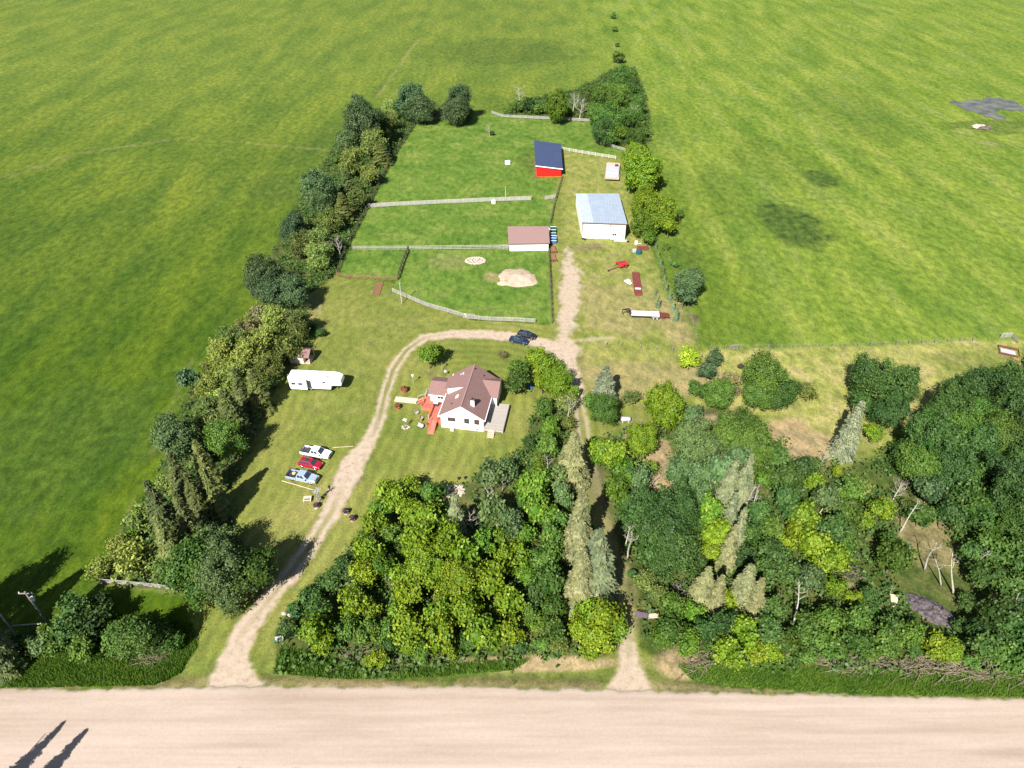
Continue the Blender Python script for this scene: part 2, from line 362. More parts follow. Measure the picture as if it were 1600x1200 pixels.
def build_ground():
    xs = axis(-80, 90, .36, 1.05, 4000)
    ys = []; y = 36.0
    s = .3; lo = []; t = y
    while t > -3000: s *= 1.12; t -= s; lo.append(t)
    while y < 320: ys.append(y); y += .22 + (y - 36) * .0026
    s = 1.0
    while y < 6000: ys.append(y); y += s; s *= 1.03
    ys = np.array(lo[::-1] + ys)
    X, Y = np.meshgrid(xs, ys); ny, nx = X.shape
    near = (np.abs(X) < 420) & (Y > 0) & (Y < 620)
    n1 = fbm(X, Y, 3.0, 5) - .5; n2 = fbm(X, Y, 1.0, 9, 3) - .5

    def pm(poly, soft=.5, amp=1.2):
        return 1 - ss(-soft, soft, sdf_poly(X, Y, poly) + n1 * amp + n2 * amp * .4)
    lawn = pm(LAWN, .35, .8); padd = pm(PADDOCK, .25, .3); dry = pm(DRY, 1.2, 2)
    lawn0 = lawn.copy(); yd = np.maximum(.75 * pm(YDRY, 2.5, 5), .5 * pm(YDRY2, 3, 8)); dry0 = dry.copy(); dry = np.maximum(dry, yd * lawn0); lawn = lawn * (1 - yd)
    wood = np.maximum.reduce([pm(WOODL, .6, 1.6), pm(WOODR, .8, 2), pm(BELT, .8, 2.2), pm(NECL, .8, 2)])
    verge = np.maximum.reduce([pm(v, .3, 1.0) for v in VERGES])
    en = np.array([W(*p)[:2] for p in EDGE_ROAD_N]); yn = np.interp(X, en[:, 0], en[:, 1])
    road_d = np.maximum(Y - yn, (yn - 11.2) - Y)
    road = 1 - ss(-.35, .35, road_d + n1 * .5 + n2 * .9)
    verge = np.maximum(verge, ss(0, .5, (yn - 11.5) - Y) * ss(0, 2, Y - (yn - 24)))
    D, HW, TT, ST = path_d(X, Y, DRIVE, True); DS, HS, _ = path_d(X, Y, SPUR); D3, H3, _ = path_d(X, Y, SPUR2)
    dr = 1 - ss(-.5, .45, D - HW * .87 + n1 * .8 + n2 * 1.2)
    strip = np.clip(TT * 1.15, 0, 1) * (1 - ss(.3, .7, np.abs(D + n1 * .3)))
    dr = dr * (1 - .85 * strip) * ST
    dsp = (1 - ss(-.9, .7, DS - HS + n1 * 3.2 + n2 * 2.0)) * .95; d3 = (1 - ss(-.5, .5, D3 - H3 + n1 * 2 + n2)) * .6
    drive = np.maximum.reduce([dr, dsp, d3]) * (1 - road)
    tan = blobs(X, Y, TAN, 21); brown = blobs(X, Y, BROWN, 31); lush = blobs(X, Y, LUSH, 41)
    for a_, b_, wd_, k_, st_ in TRACKS:
        dd, _h, _t = path_d(X, Y, [(*a_, 1), (*b_, 1)]); mk = st_ * np.exp(-(dd / wd_) ** 2) * ss(.3, .55, fbm(X, Y, 14, 61) + .1)
        if k_ == 'd': lush = np.maximum(lush, mk * (1 - lawn))
        else: tan = np.maximum(tan, mk * (1 - lawn))
    # wheel-worn brown in the gravel, bare edge by the road
    edge = np.exp(-((road_d - .8) / .9) ** 2) * .55 * (fbm(X, Y, 2.5, 12) > .42); tan = np.maximum(tan, edge * (verge < .5))
    kill = 1 - np.maximum(drive, road)
    tan *= kill; brown *= (1 - road); lush *= kill
    stripe_c = np.minimum(np.minimum(D, DS * 1.0), 400)
    amp = lawn * (1 - wood)
    # heights
    ridge = np.where(road > 0, .12 * road, 0)
    ditch = np.exp(-((road_d - 2.2) / 1.3) ** 2) * .5 * (1 - np.clip((1 - ss(2.5, 6, np.minimum(D, 50))), 0, 1))
    Zh = ridge - ditch + (fbm(X, Y, 9, 3) - .5) * .14 * (1 - road) + verge * (n2 * .25) + wood * (n1 * .3 + .02) + (n2) * .05 * (1 - road)
    Zh = np.where(near, Zh, 0) - np.where((np.abs(X) > 1000) | (Y > 1200), 0, 0)
    # zones
    c = lambda A: (A[:-1, :-1] + A[1:, :-1] + A[:-1, 1:] + A[1:, 1:]) / 4
    cx, cy = c(X), c(Y)
    z = np.zeros(cx.shape, int)
    z[(cx > 40)] = 1
    z[c(dry0) > .5] = 2; z[c(lawn0) > .5] = 3; z[c(padd) > .5] = 4; z[c(wood) > .5] = 5; z[c(verge) > .5] = 6
    lanez = (c(D) < 1.3) & (cx > 5) & (cy < 112) & (c(road) < .5); z[c(drive) > .45] = 7; z[lanez] = 7; z[c(road) > .5] = 8
    path = ((c(drive) > .45) | lanez) & (cx > 5) & (cy < 115) & (c(dsp) < .3); z[path & (z == 7)] = 9
    names = [('hayfield', 'deep green hayfield stretching away on the left of the tree belt'), ('hayfield', 'pale green hayfield on the right beyond the wire fence'),
             ('dry_pasture', 'dry yellowish grass between the wire fence and the woods'), ('lawn', 'mown lawn around the house and farmyard'),
             ('paddock_ground', 'green fenced paddock ground behind the white rail fence'), ('woodland_floor', 'dark leafy ground under the trees'),
             ('roadside_verge', 'tall grass verge between the woods and the gravel road'), ('driveway', 'pale dirt driveway curving from the road past the house'),
             ('gravel_road', 'wide pale pinkish gravel road along the bottom'), ('woodland_lane', 'narrow two track lane running through the woods to the road')]
    idx = (np.arange(ny)[:, None] * nx + np.arange(nx)[None, :])
    V = np.stack([X, Y, Zh], -1).reshape(-1, 3)
    A = {'ga': np.stack([lawn, padd, wood, dry], -1), 'gb': np.stack([drive, road, tan, verge], -1), 'gc': np.stack([lush, brown, amp, np.clip(stripe_c / 400, 0, 1)], -1)}
    A = {k: a.reshape(-1, 4).astype(np.float32) for k, a in A.items()}
    q = np.stack([idx[:-1, :-1], idx[:-1, 1:], idx[1:, 1:], idx[1:, :-1]], -1)
    gm = ground_material()
    for k, (nm, lab) in enumerate(names):
        Q = q[z == k].reshape(-1, 4)
        if not len(Q): continue
        u, inv = np.unique(Q, return_inverse=True)
        me = fast_mesh(nm, V[u], inv.reshape(-1, 4), gm)
        for an, arr in A.items():
            at = me.attributes.new(an, 'FLOAT_COLOR', 'POINT'); at.data.foreach_set('color', arr[u].ravel())
        me.shade_smooth()
        o = link(nm, me); tag(o, lab, None, None, 'structure')
    return


def ground_material():
    m = bpy.data.materials.new('ground_cover'); m.use_nodes = True; t = m.node_tree; n = t.nodes; L = t.links
    b = n['Principled BSDF']; b.inputs['Roughness'].default_value = .95; b.inputs['Specular IOR Level'].default_value = .1
    geo = n.new('ShaderNodeNewGeometry')

    def attr(nm):
        a = n.new('ShaderNodeAttribute'); a.attribute_name = nm; s = n.new('ShaderNodeSeparateColor'); L.new(a.outputs['Color'], s.inputs[0]); return s.outputs[0], s.outputs[1], s.outputs[2], a.outputs['Alpha']
    lawn, padd, wood, dry = attr('ga'); drive, road, tan, verge = attr('gb'); lush, brown, amp, sc = attr('gc')

    def noise(scale, detail=3, stretch=None, rot=0, rough=.5, off=0):
        mp = n.new('ShaderNodeMapping'); L.new(geo.outputs['Position'], mp.inputs['Vector']); mp.inputs['Rotation'].default_value = (0, 0, rot); mp.inputs['Location'].default_value = (off, off * 2, 0)
        if stretch: mp.inputs['Scale'].default_value = stretch
        x = n.new('ShaderNodeTexNoise'); x.inputs['Scale'].default_value = scale; x.inputs['Detail'].default_value = detail; x.inputs['Roughness'].default_value = rough; L.new(mp.outputs[0], x.inputs['Vector'])
        return x.outputs['Fac']

    def ramp(f, stops):
        r = n.new('ShaderNodeValToRGB'); e = r.color_ramp.elements
        while len(e) < len(stops): e.new(.5)
        for k, (p, c) in enumerate(stops): e[k].position = p; e[k].color = (*c, 1)
        L.new(f, r.inputs[0]); return r.outputs[0]

    def mix(f, a, b_, bt='MIX'):
        x = n.new('ShaderNodeMix'); x.data_type = 'RGBA'; x.blend_type = bt
        if hasattr(f, 'links'): L.new(f, x.inputs[0])
        else: x.inputs[0].default_value = f
        for s, v in ((x.inputs[6], a), (x.inputs[7], b_)):
            if hasattr(v, 'links'): L.new(v, s)
            else: s.default_value = (*v, 1)
        return x.outputs[2]

    def math_(op, a, b_=None):
        x = n.new('ShaderNodeMath'); x.operation = op
        for s, v in ((x.inputs[0], a), (x.inputs[1], b_)):
            if v is None: continue
            if hasattr(v, 'links'): L.new(v, s)
            else: s.default_value = v
        return x.outputs[0]
    big = noise(.011, 4, rough=.6); mid = noise(.06, 4, (1, .45, 1), R(28), .6); fine = noise(.55, 5, (1, .6, 1), R(30), .72); grain = noise(2.6, 3, rough=.7)
    streak = noise(.16, 4, (1, .12, 1), R(-24), .6); streakr = noise(.12, 4, (1, .18, 1), R(32), .6, 50)
    # hayfield
    fl = ramp(big, [(.3, (.04, .078, .004)), (.5, (.06, .1, .006)), (.7, (.09, .122, .012))])
    fl = mix(mix(.5, mid, streak), fl, (.035, .1, .01)) if False else fl
    d1 = ramp(mid, [(.38, (.55, .72, .7)), (.6, (1.12, 1.06, 1.0))]); fl = mix(.85, fl, d1, 'MULTIPLY')
    d2 = ramp(streak, [(.4, (.62, .76, .7)), (.6, (1.22, 1.12, 1.0))]); fl = mix(.65, fl, d2, 'MULTIPLY')
    # the right hand field is paler
    sx = n.new('ShaderNodeSeparateXYZ'); L.new(geo.outputs['Position'], sx.inputs[0])
    mr = n.new('ShaderNodeMapRange'); mr.inputs['From Min'].default_value = 20; mr.inputs['From Max'].default_value = 75; L.new(sx.outputs['X'], mr.inputs['Value'])
    haze_mr = n.new('ShaderNodeMapRange'); haze_mr.inputs['From Min'].default_value = 90; haze_mr.inputs['From Max'].default_value = 380; L.new(sx.outputs['Y'], haze_mr.inputs['Value'])
    fr = ramp(streakr, [(.3, (.09, .145, .018)), (.5, (.14, .19, .028)), (.7, (.185, .215, .05))])
    fr = mix(.55, fr, mix(.5, d1, d2, 'MULTIPLY'), 'MULTIPLY')
    fl = mix(math_('MULTIPLY', haze_mr.outputs[0], .85), fl, mix(.6, (.128, .166, .03), mix(.6, d1, d2, 'MULTIPLY'), 'MULTIPLY'))  # distant haze painted in: left field colour pales with distance
    base = mix(mr.outputs[0], fl, fr)
    # dry pasture, lawn, paddock
    dc = ramp(noise(.16, 5, rough=.65), [(.32, (.13, .165, .034)), (.5, (.225, .225, .065)), (.68, (.31, .26, .12))]); base = mix(dry, base, dc)
    lc = ramp(noise(.045, 4, rough=.5), [(.3, (.1, .132, .025)), (.5, (.145, .16, .036)), (.7, (.2, .19, .06))])
    wob = noise(.08, 2); ph = math_('ADD', math_('MULTIPLY', sc, 400 * 2 * math.pi / 2.3), math_('MULTIPLY', wob, 9))
    st = math_('SINE', ph); stn = math_('MULTIPLY', st, ramp(noise(.05, 3, off=7), [(.4, (0, 0, 0)), (.62, (1, 1, 1))])) if False else st
    stc = n.new('ShaderNodeMapRange'); L.new(stn, stc.inputs['Value']); stc.inputs['From Min'].default_value = -1; stc.inputs['To Min'].default_value = .9; stc.inputs['To Max'].default_value = 1.09
    cb = n.new('ShaderNodeCombineColor'); [L.new(stc.outputs[0], cb.inputs[k]) for k in range(3)]
    lc = mix(amp, lc, mix(1.0, lc, cb.outputs[0], 'MULTIPLY'))
    base = mix(lawn, base, lc)
    pc = ramp(noise(.1, 5, rough=.62, off=30), [(.3, (.055, .112, .016)), (.5, (.092, .152, .024)), (.7, (.145, .18, .042))]); base = mix(padd, base, pc)
    wc = ramp(noise(.3, 5, rough=.7), [(.3, (.03, .048, .014)), (.5, (.055, .07, .02)), (.7, (.12, .1, .045))]); base = mix(math_('MULTIPLY', wood, .85), base, wc)
    vc = ramp(noise(.5, 4), [(.3, (.045, .095, .014)), (.7, (.09, .14, .022))]); base = mix(verge, base, vc)
    lm = ramp(noise(.35, 5, rough=.7, off=40), [(.35, (.022, .048, .009)), (.65, (.075, .115, .022))]); base = mix(lush, base, lm)
    tn = ramp(noise(.5, 5, rough=.7), [(.3, (.2, .145, .075)), (.7, (.32, .24, .15))]); base = mix(tan, base, tn)
    bc = ramp(noise(.9, 4), [(.3, (.1, .07, .05)), (.7, (.17, .12, .09))]); base = mix(math_('MULTIPLY', brown, .85), base, bc)
    # fine texture for everything green
    f1 = ramp(fine, [(.36, (.5, .58, .55)), (.66, (1.36, 1.3, 1.25))]); base = mix(math_('SUBTRACT', .85, math_('MULTIPLY', lawn, .4)), base, f1, 'MULTIPLY')
    f2 = ramp(grain, [(.3, (.62, .66, .62)), (.7, (1.32, 1.28, 1.25))]); base = mix(.85, base, f2, 'MULTIPLY')
    dv = ramp(noise(.9, 7, rough=.75, off=9), [(.3, (.21, .16, .11)), (.47, (.335, .265, .2)), (.72, (.41, .33, .265))]); base = mix(drive, base, dv)
    rd = ramp(noise(.25, 6, (.1, 1, 1), R(.4), .62), [(.3, (.28, .22, .175)), (.5, (.34, .272, .225)), (.7, (.385, .312, .262))])
    rd = mix(.4, rd, ramp(noise(1.1, 4, (.03, 1, 1), R(.4), .6, 5), [(.35, (.8, .76, .74)), (.6, (1.06, 1.06, 1.06))]), 'MULTIPLY'); rd = mix(.5, rd, ramp(noise(3, 3, rough=.7), [(.3, (.85, .85, .85)), (.7, (1.1, 1.1, 1.1))]), 'MULTIPLY'); base = mix(road, base, rd)
    L.new(base, b.inputs['Base Color'])
    hs = math_('MULTIPLY', math_('ADD', math_('MULTIPLY', fine, .7), math_('MULTIPLY', grain, .3)), math_('SUBTRACT', 1.0, math_('MULTIPLY', math_('MAXIMUM', road, math_('MULTIPLY', drive, .8)), .85)))
    bp = n.new('ShaderNodeBump'); bp.inputs['Strength'].default_value = .55; bp.inputs['Distance'].default_value = .35; L.new(hs, bp.inputs['Height']); L.new(bp.outputs[0], b.inputs['Normal'])
    return m


build_ground()


# ================================================================== BUILDINGS
def window(parent, mbmat, x0, x1, z0, z1, y, n=1, ny=1, out=-1, axis_='x', glass=None):
    """frame + panes on a wall lying along local x (axis_ x, at y) or along local y (axis_ y, at x = y)"""
    t = .07; fr = MB(); d = .06

    def bx(mb, a0, a1, b0, b1, off, th):
        if axis_ == 'x': mb.box((a0 + a1) / 2, y + out * off, (b0 + b1) / 2, a1 - a0, th, b1 - b0)
        else: mb.box(y + out * off, (a0 + a1) / 2, (b0 + b1) / 2, th, a1 - a0, b1 - b0)
    bx(fr, x0 - t, x1 + t, z1, z1 + t, d, .09); bx(fr, x0 - t, x1 + t, z0 - t, z0, d, .12)
    bx(fr, x0 - t, x0, z0, z1, d, .085); bx(fr, x1, x1 + t, z0, z1, d, .085)
    for k in range(1, n):
        xm = x0 + (x1 - x0) * k / n; bx(fr, xm - .03, xm + .03, z0, z1, d, .075)
    for k in range(1, ny):
        zm = z0 + (z1 - z0) * k / ny; bx(fr, x0, x1, zm - .025, zm + .025, d, .07)
    o = fr.build('window', mbmat, parent)
    for k in range(n):
        g = MB(); xa = x0 + (x1 - x0) * k / n; xb = x0 + (x1 - x0) * (k + 1) / n
        bx(g, xa + .03 * (k > 0), xb - .03 * (k < n - 1), z0, z1, d - .03, .02); g.build('pane', glass or M['glass'], o)
    return o


def deck_boards(parent, x0, x1, y0, y1, z, wd, m, along='y', t=.05, gap=.02):
    base = None; k = 0
    a, b = (x0, x1) if along == 'y' else (y0, y1); n = max(1, int((b - a) / wd)); wd = (b - a) / n
    me = MB()
    if along == 'y': me.box(0, 0, 0, wd - gap, y1 - y0, t)
    else: me.box(0, 0, 0, x1 - x0, wd - gap, t)
    first = me.build('deck_board', m, parent)
    for i in range(n):
        o = first if i == 0 else link('deck_board', first.data, parent)
        c = a + (i + .5) * wd
        o.location = (c, (y0 + y1) / 2, z + random.uniform(-.004, .004)) if along == 'y' else ((x0 + x1) / 2, c, z + random.uniform(-.004, .004))


def railing(parent, pts, z, h=.95, m=None, m2=None, bal=.35):
    m = m or M['reddeck']; m2 = m2 or m
    for a, b in zip(pts[:-1], pts[1:]):
        a = Vector((*a, z)); b = Vector((*b, z)); L = (b - a).length; mb = MB()
        mb.beam(a + Vector((0, 0, h)), b + Vector((0, 0, h)), .12, .06); mb.beam(a + Vector((0, 0, .15)), b + Vector((0, 0, .15)), .05, .08)
        n = max(1, int(L / bal))
        for k in range(1, n):
            p = a.lerp(b, k / n); mb.box(p.x, p.y, z + h / 2 + .06, .06, .06, h - .2)
        mb.build('railing', m2, parent)
        for p in (a, b):
            MB().box(p.x, p.y, z + h / 2, .13, .13, h + .1).build('railing_post', m, parent)


def house():
    o = W(689.9, 667.4); rz = R(-9.0)
    t = thing('house', 'white house with brown shingled gable roof and chimney in the middle of the yard', 'house', (o.x, o.y, 0), rz)
    Wd, L, E, Pk = 8.65, 13.3, 3.3, 6.15; xm = Wd / 2; sl_ = (Pk - E) / xm
    wall = MB()
    wall.add([(0, 0, 0), (Wd, 0, 0), (Wd, 0, E), (xm, 0, Pk), (0, 0, E), (0, L, 0), (Wd, L, 0), (Wd, L, E), (xm, L, Pk), (0, L, E)],
             [(0, 1, 2, 3, 4), (5, 9, 8, 7, 6), (0, 4, 9, 5), (1, 6, 7, 2)])
    wall.build('wall', M['white'], t)
    MB().box(xm, -.03, .11, Wd + .02, .05, .22).build('foundation_strip', M['concrete'], t)
    ov, og = .4, .38; th = .16; zr = lambda x: (E + sl_ * x if x < xm else E + sl_ * (Wd - x)) + .18
    for sd in (-1, 1):
        xe = -ov if sd < 0 else Wd + ov
        rf = MB(); q = [(xe, -og, zr(xe)), (xm, -og, zr(xm)), (xm, L + og, zr(xm)), (xe, L + og, zr(xe))]
        rf.slab(q if sd < 0 else q[::-1], th - .04); r_ = rf.build('roof', M['shingle'], t)
        fa = MB(); fa.beam((xe, -og - .03, zr(xe) - .1), (xm, -og - .03, zr(xm) - .1), .05, .22); fa.build('fascia', M['trim'], r_)
        gt = MB(); gx = xe + sd * .06; gt.beam((gx, -og, zr(xe) - .08), (gx, L + og, zr(xe) - .08), .12, .12); gt.build('gutter', M['trim'], r_)
    rc = MB(); rc.beam((xm, -og, zr(xm) + .02), (xm, L + og, zr(xm) + .02), .3, .05); rc.build('ridge_cap', M['shingle2'], t)
    # shed dormer on the west slope
    dy0, dy1 = 6.4, 10.1; zd = lambda x: 5.0 + .25 * (x + .55)
    dw = MB(); xa = .05; xb = 4.0
    for yy in (dy0, dy1):
        pass
    dw.add([(xa, dy0, zr(xa)), (xb, dy0, zr(xb)), (xa, dy0, zd(xa)), (xa, dy1, zr(xa)), (xb, dy1, zr(xb)), (xa, dy1, zd(xa)), (xb, dy0, zd(xb)), (xb, dy1, zd(xb))],
           [(0, 1, 6, 2), (3, 5, 7, 4), (0, 2, 5, 3)])
    dr_ = MB(); dr_.slab([(-.55, dy0 - .25, zd(-.55) + .1), (4.35, dy0 - .25, zd(4.35) + .1), (4.35, dy1 + .25, zd(4.35) + .1), (-.55, dy1 + .25, zd(-.55) + .1)], .1)
    dm = dw.build('dormer_wall', M['white'], t); dr_.build('dormer_roof', M['shingle'], dm)
    window(t, M['trim'], 7.3, 9.2, 3.95, 4.75, xa, 2, 1, -1, 'y')
    # west extension
    ex0, ex1, ey0, ey1 = -3.9, -.03, 6.7, 12.0; ym = (ey0 + ey1) / 2; Ee, Ep = 3.0, 4.15
    ew = MB(); ew.add([(ex0, ey0, 0), (ex1, ey0, 0), (ex1, ey0, Ee), (ex0, ey0, Ee), (ex0, ey1, 0), (ex0, ey1, Ee), (ex0, ym, Ep), (ex1, ey1, 0), (ex1, ey1, Ee), (ex1, ym, Ep)],
                      [(0, 1, 2, 3), (0, 3, 6, 5, 4), (4, 5, 8, 7), (1, 7, 8, 9, 2)])
    ewo = ew.build('extension_wall', M['white'], t)
    se = (Ep - Ee) / (ym - ey0)
    er = MB()
    er.slab([(ex0 - .35, ey0 - .4, Ee - .4 * se + .12), (ex1 + .35, ey0 - .4, Ee - .4 * se + .12), (ex1 + 1.2, ym, Ep + .12), (ex0 - .35, ym, Ep + .12)], .1)
    er.slab([(ex0 - .35, ym, Ep + .12), (ex1 + 1.2, ym, Ep + .12), (ex1 + .3, ey1 + .4, Ee - .4 * se + .12), (ex0 - .35, ey1 + .4, Ee - .4 * se + .12)], .1)
    ero = er.build('extension_roof', M['shingle'], t)
    MB().beam((ex0 - .35, ey0 - .45, Ee - .4 * se + .03), (ex1 - .1, ey0 - .45, Ee - .4 * se + .03), .06, .16).build('fascia', M['trim'], ero)
    window(t, M['trim'], -2.35, -1.1, 1.75, 2.65, ey0, 2, 1)
    # east wing with its own small gable
    wx1, wy0, wy1 = 10.05, 7.4, 13.25; wm = 10.4; We, Wp = 3.2, 4.75
    ww = MB(); ww.add([(Wd + .02, wy0, 0), (wx1, wy0, 0), (wx1, wy0, We), (Wd + .02, wy0, We), (wx1, wy1, 0), (wx1, wy1, We), (wx1, wm, Wp), (Wd + .02, wy1, 0), (Wd + .02, wy1, We)],
                      [(0, 1, 2, 3), (1, 4, 5, 6, 2), (4, 7, 8, 5)])
    ww.build('wing_wall', M['white'], t)
    s2 = (Wp - We) / (wm - wy0); xr = Wd - (Wp - E - .05) / sl_
    wr = MB()
    wr.slab([(Wd + .05, wy0 - .4, We - .4 * s2 + .2), (wx1 + .35, wy0 - .4, We - .4 * s2 + .2), (wx1 + .35, wm, Wp + .2), (xr, wm, Wp + .2)], .12)
    wr.slab([(xr, wm, Wp + .2), (wx1 + .35, wm, Wp + .2), (wx1 + .35, wy1 + .4, We - .4 * s2 + .2), (Wd + .05, wy1 + .4, We - .4 * s2 + .2)], .12)
    wr.build('wing_roof', M['shingle'], t)
    # windows of the south gable wall
    window(t, M['rusttrim'], 1.5, 2.95, 2.05, 2.85, 0, 3, 2); window(t, M['rusttrim'], 4.85, 5.75, 1.85, 2.9, 0, 1, 2); window(t, M['rusttrim'], 6.9, 7.8, 1.85, 2.9, 0, 1, 2)
    window(t, M['rusttrim'], 3.85, 4.75, 4.35, 5.1, 0, 1, 2, glass=M['trim']); window(t, M['trim'], 6.3, 7.7, .35, .7, 0, 2)
    for q in ((4.9, 5.75), (6.95, 7.8)):
        MB().box(sum(q) / 2, -.11, 3.05, .95, .12, .06).build('window_hood', M['rusttrim'], t)
    MB().tube([(2.6, -.08, .4), (2.6, -.08, 2.0)], .03, 6).build('vent_pipe', M['trim'], t)
    # chimney on the east slope, skylights, roof vents
    cx, cy = 6.25, 1.9; ch = MB(); ch.box(cx, cy, zr(cx) + .55, .75, .6, 1.9); co_ = ch.build('chimney', M['white'], t)
    MB().box(cx, cy, zr(cx) + 1.53, .9, .75, .1).build('chimney_cap', M['rusttrim'], co_); MB().tube([(cx, cy, zr(cx) + 1.55), (cx, cy, zr(cx) + 1.95)], .13, 8).build('flue', M['darkm'], co_)
    for (x, y, dx, dy) in ((1.9, 11.6, .8, .9), (2.6, 3.9, .55, .9)):
        k = MB(); k.slab([(x - dx / 2, y - dy / 2, zr(x - dx / 2) + .12), (x + dx / 2, y - dy / 2, zr(x + dx / 2) + .12), (x + dx / 2, y + dy / 2, zr(x + dx / 2) + .12), (x - dx / 2, y + dy / 2, zr(x - dx / 2) + .12)], .14)
        so_ = k.build('skylight', M['trim'], t); e = .1
        g = MB(); g.slab([(x - dx / 2 + e, y - dy / 2 + e, zr(x - dx / 2 + e) + .135), (x + dx / 2 - e, y - dy / 2 + e, zr(x + dx / 2 - e) + .135), (x + dx / 2 - e, y + dy / 2 - e, zr(x + dx / 2 - e) + .135), (x - dx / 2 + e, y + dy / 2 - e, zr(x - dx / 2 + e) + .135)], .02); g.build('pane', M['skyl'], so_)
    for x, y in ((1.9, 1.9), (4.7, 12.2), (6.6, 11.7)):
        MB().tube([(x, y, zr(x) - .05), (x, y, zr(x) + .4)], .09, 8).build('roof_vent', M['darkm'], t)
    # west deck painted red, with ramp
    zz = .95
    deck_boards(t, -2.9, -.08, .8, 6.6, zz, .28, M['reddeck']); deck_boards(t, -5.3, -2.92, 4.6, 6.6, zz, .28, M['reddeck']); deck_boards(t, -5.3, -3.95, 6.64, 9.4, zz, .28, M['reddeck'])
    sk = MB(); sk.box(-1.5, .78, zz / 2 - .05, 2.8, .06, zz - .1); sk.box(-2.93, 2.7, zz / 2 - .05, .06, 3.8, zz - .1); sk.box(-4.1, 4.57, zz / 2 - .05, 2.4, .06, zz - .1); sk.box(-5.33, 7.0, zz / 2 - .05, .06, 4.8, zz - .1); sk.build('deck_skirt', M['reddeck'], t)
    rp = MB(); rp.slab([(-2.35, -2.4, .06), (-1.05, -2.4, .06), (-1.05, .76, zz + .01), (-2.35, .76, zz + .01)], .08); rp.build('ramp', M['reddeck'], t)
    railing(t, [(-2.85, 1.0), (-2.85, 4.65), (-5.25, 4.65), (-5.25, 6.1)], zz, .95, M['fencewood'], M['reddeck'])
    railing(t, [(-5.25, 7.6), (-5.25, 9.35), (-4.0, 9.35)], zz, .95, M['fencewood'], M['fencewood'])
    railing(t, [(-.95, .85), (-.15, .85)], zz, .95, M['reddeck'])
    for x in (-2.3, -1.1):
        r2 = MB(); r2.beam((x, -2.2, .95), (x, .8, zz + .9), .06, .06)
        for k in range(5): y = -2.2 + k * .7; z = .08 + (y + 2.4) / 3.16 * .88; r2.box(x, y, z + .42, .05, .05, .84)
        r2.build('ramp_rail', M['reddeck'], t)
    for k in range(4):
        MB().box(-5.55 - k * .34, 6.9, zz - .1 - .22 * k, .34, 1.5, .06).build('stair_tread', M['reddeck'], t)
    st = MB()
    for y in (6.12, 7.68):
        MB().beam((-5.35, y, zz + .9), (-6.95, y, .95), .07, .08).box(-6.95, y, .46, .1, .1, .92).build('stair_rail', M['fencewood'], t)
    # east deck, grey boards
    deck_boards(t, 8.72, 12.6, .0, 7.2, .95, .2, M['greydeck']); deck_boards(t, 10.55, 12.6, 7.22, 8.0, .95, .2, M['greydeck'])
    sk = MB(); sk.box(12.63, 4.0, .45, .05, 8.0, .9); sk.box(10.7, -.04, .62, 3.9, .05, .5)
    for x in (8.9, 11.2, 12.5): sk.box(x, -.05, .4, .12, .1, .8)
    sk.build('deck_skirt', M['greydeck'], t)
    for k in range(5): MB().box(10.3, -.2 - k * .33, .82 - k * .18, 1.3, .33, .06).build('stair_tread', M['palewood'], t)
    [MB().beam((x, -.05, .85), (x, -1.8, .06), .05, .2).build('stair_stringer', M['palewood'], t) for x in (9.66, 10.94)]
    # things that stand by the house
    T = t.matrix_basis if False else Matrix.Translation((o.x, o.y, 0)) @ Matrix.Rotation(rz, 4, 'Z')

    def at(x, y, z=0): return T @ Vector((x, y, z))
    wk = thing('boardwalk', 'pale wooden boardwalk leading west from the red deck stairs', 'boardwalk', at(-9.4, 7.05), rz)
    for i in range(16): (MB().box(-2.3 + i * .3, 0, .1, .28, 1.7, .06) if True else 0).build('plank', M['palewood'], wk)
    MB().box(0, -.7, .035, 4.7, .1, .07).box(0, .7, .035, 4.7, .1, .07).build('bearer', M['palewood'], wk)
    bb = thing('barbecue', 'dark covered barbecue standing on the red deck', 'barbecue', at(-2.3, 5.2, zz + .02), rz)
    MB().box(0, 0, .45, .9, .5, .7).build('cabinet', M['darkm'], bb); MB().tube([(-.45, 0, .85), (.45, 0, .85)], .3, 12).build('hood', M['silver'], bb); MB().box(.7, 0, .75, .4, .45, .04).build('side_shelf', M['darkm'], bb)
    ts = thing('patio_table', 'small pinkish table beside the ramp at the house corner', 'table', at(-.5, 1.5, zz + .02), rz)
    MB().tube([(0, 0, .7), (0, 0, .74)], .55, 12).build('tabletop', M['pinkwood'], ts)
    for a in range(4): MB().tube([(.1 * math.cos(a * 1.57), .1 * math.sin(a * 1.57), .7), (.4 * math.cos(a * 1.57), .4 * math.sin(a * 1.57), 0)], .03, 6).build('leg', M['darkm'], ts)
    # step box by the wall
    sb = thing('doorstep', 'small pale wooden step box at the foot of the white wall', 'step', at(2.35, -.5), rz)
    MB().box(0, .15, .2, .7, .5, .4).build('upper_step', M['palewood'], sb); MB().box(0, -.28, .1, .7, .34, .2).build('lower_step', M['palewood'], sb)
    return at


AT = house()


def chair(px, py, rz, m, label):
    p = W(px, py); t = thing('garden_chair', label, 'chair', (p.x, p.y, 0), rz, 'garden chairs by the west deck')
    MB().box(0, 0, .4, .6, .6, .07).build('seat', m, t); MB().box(0, .3, .75, .6, .06, .7, rx=R(-12)).build('backrest', m, t)
    for x in (-1, 1):
        MB().box(x * .3, 0, .6, .08, .6, .05).build('armrest', m, t)
        for y in (-1, 1): MB().box(x * .27, y * .25, .2, .06, .06, .4).build('leg', m, t)
    return t


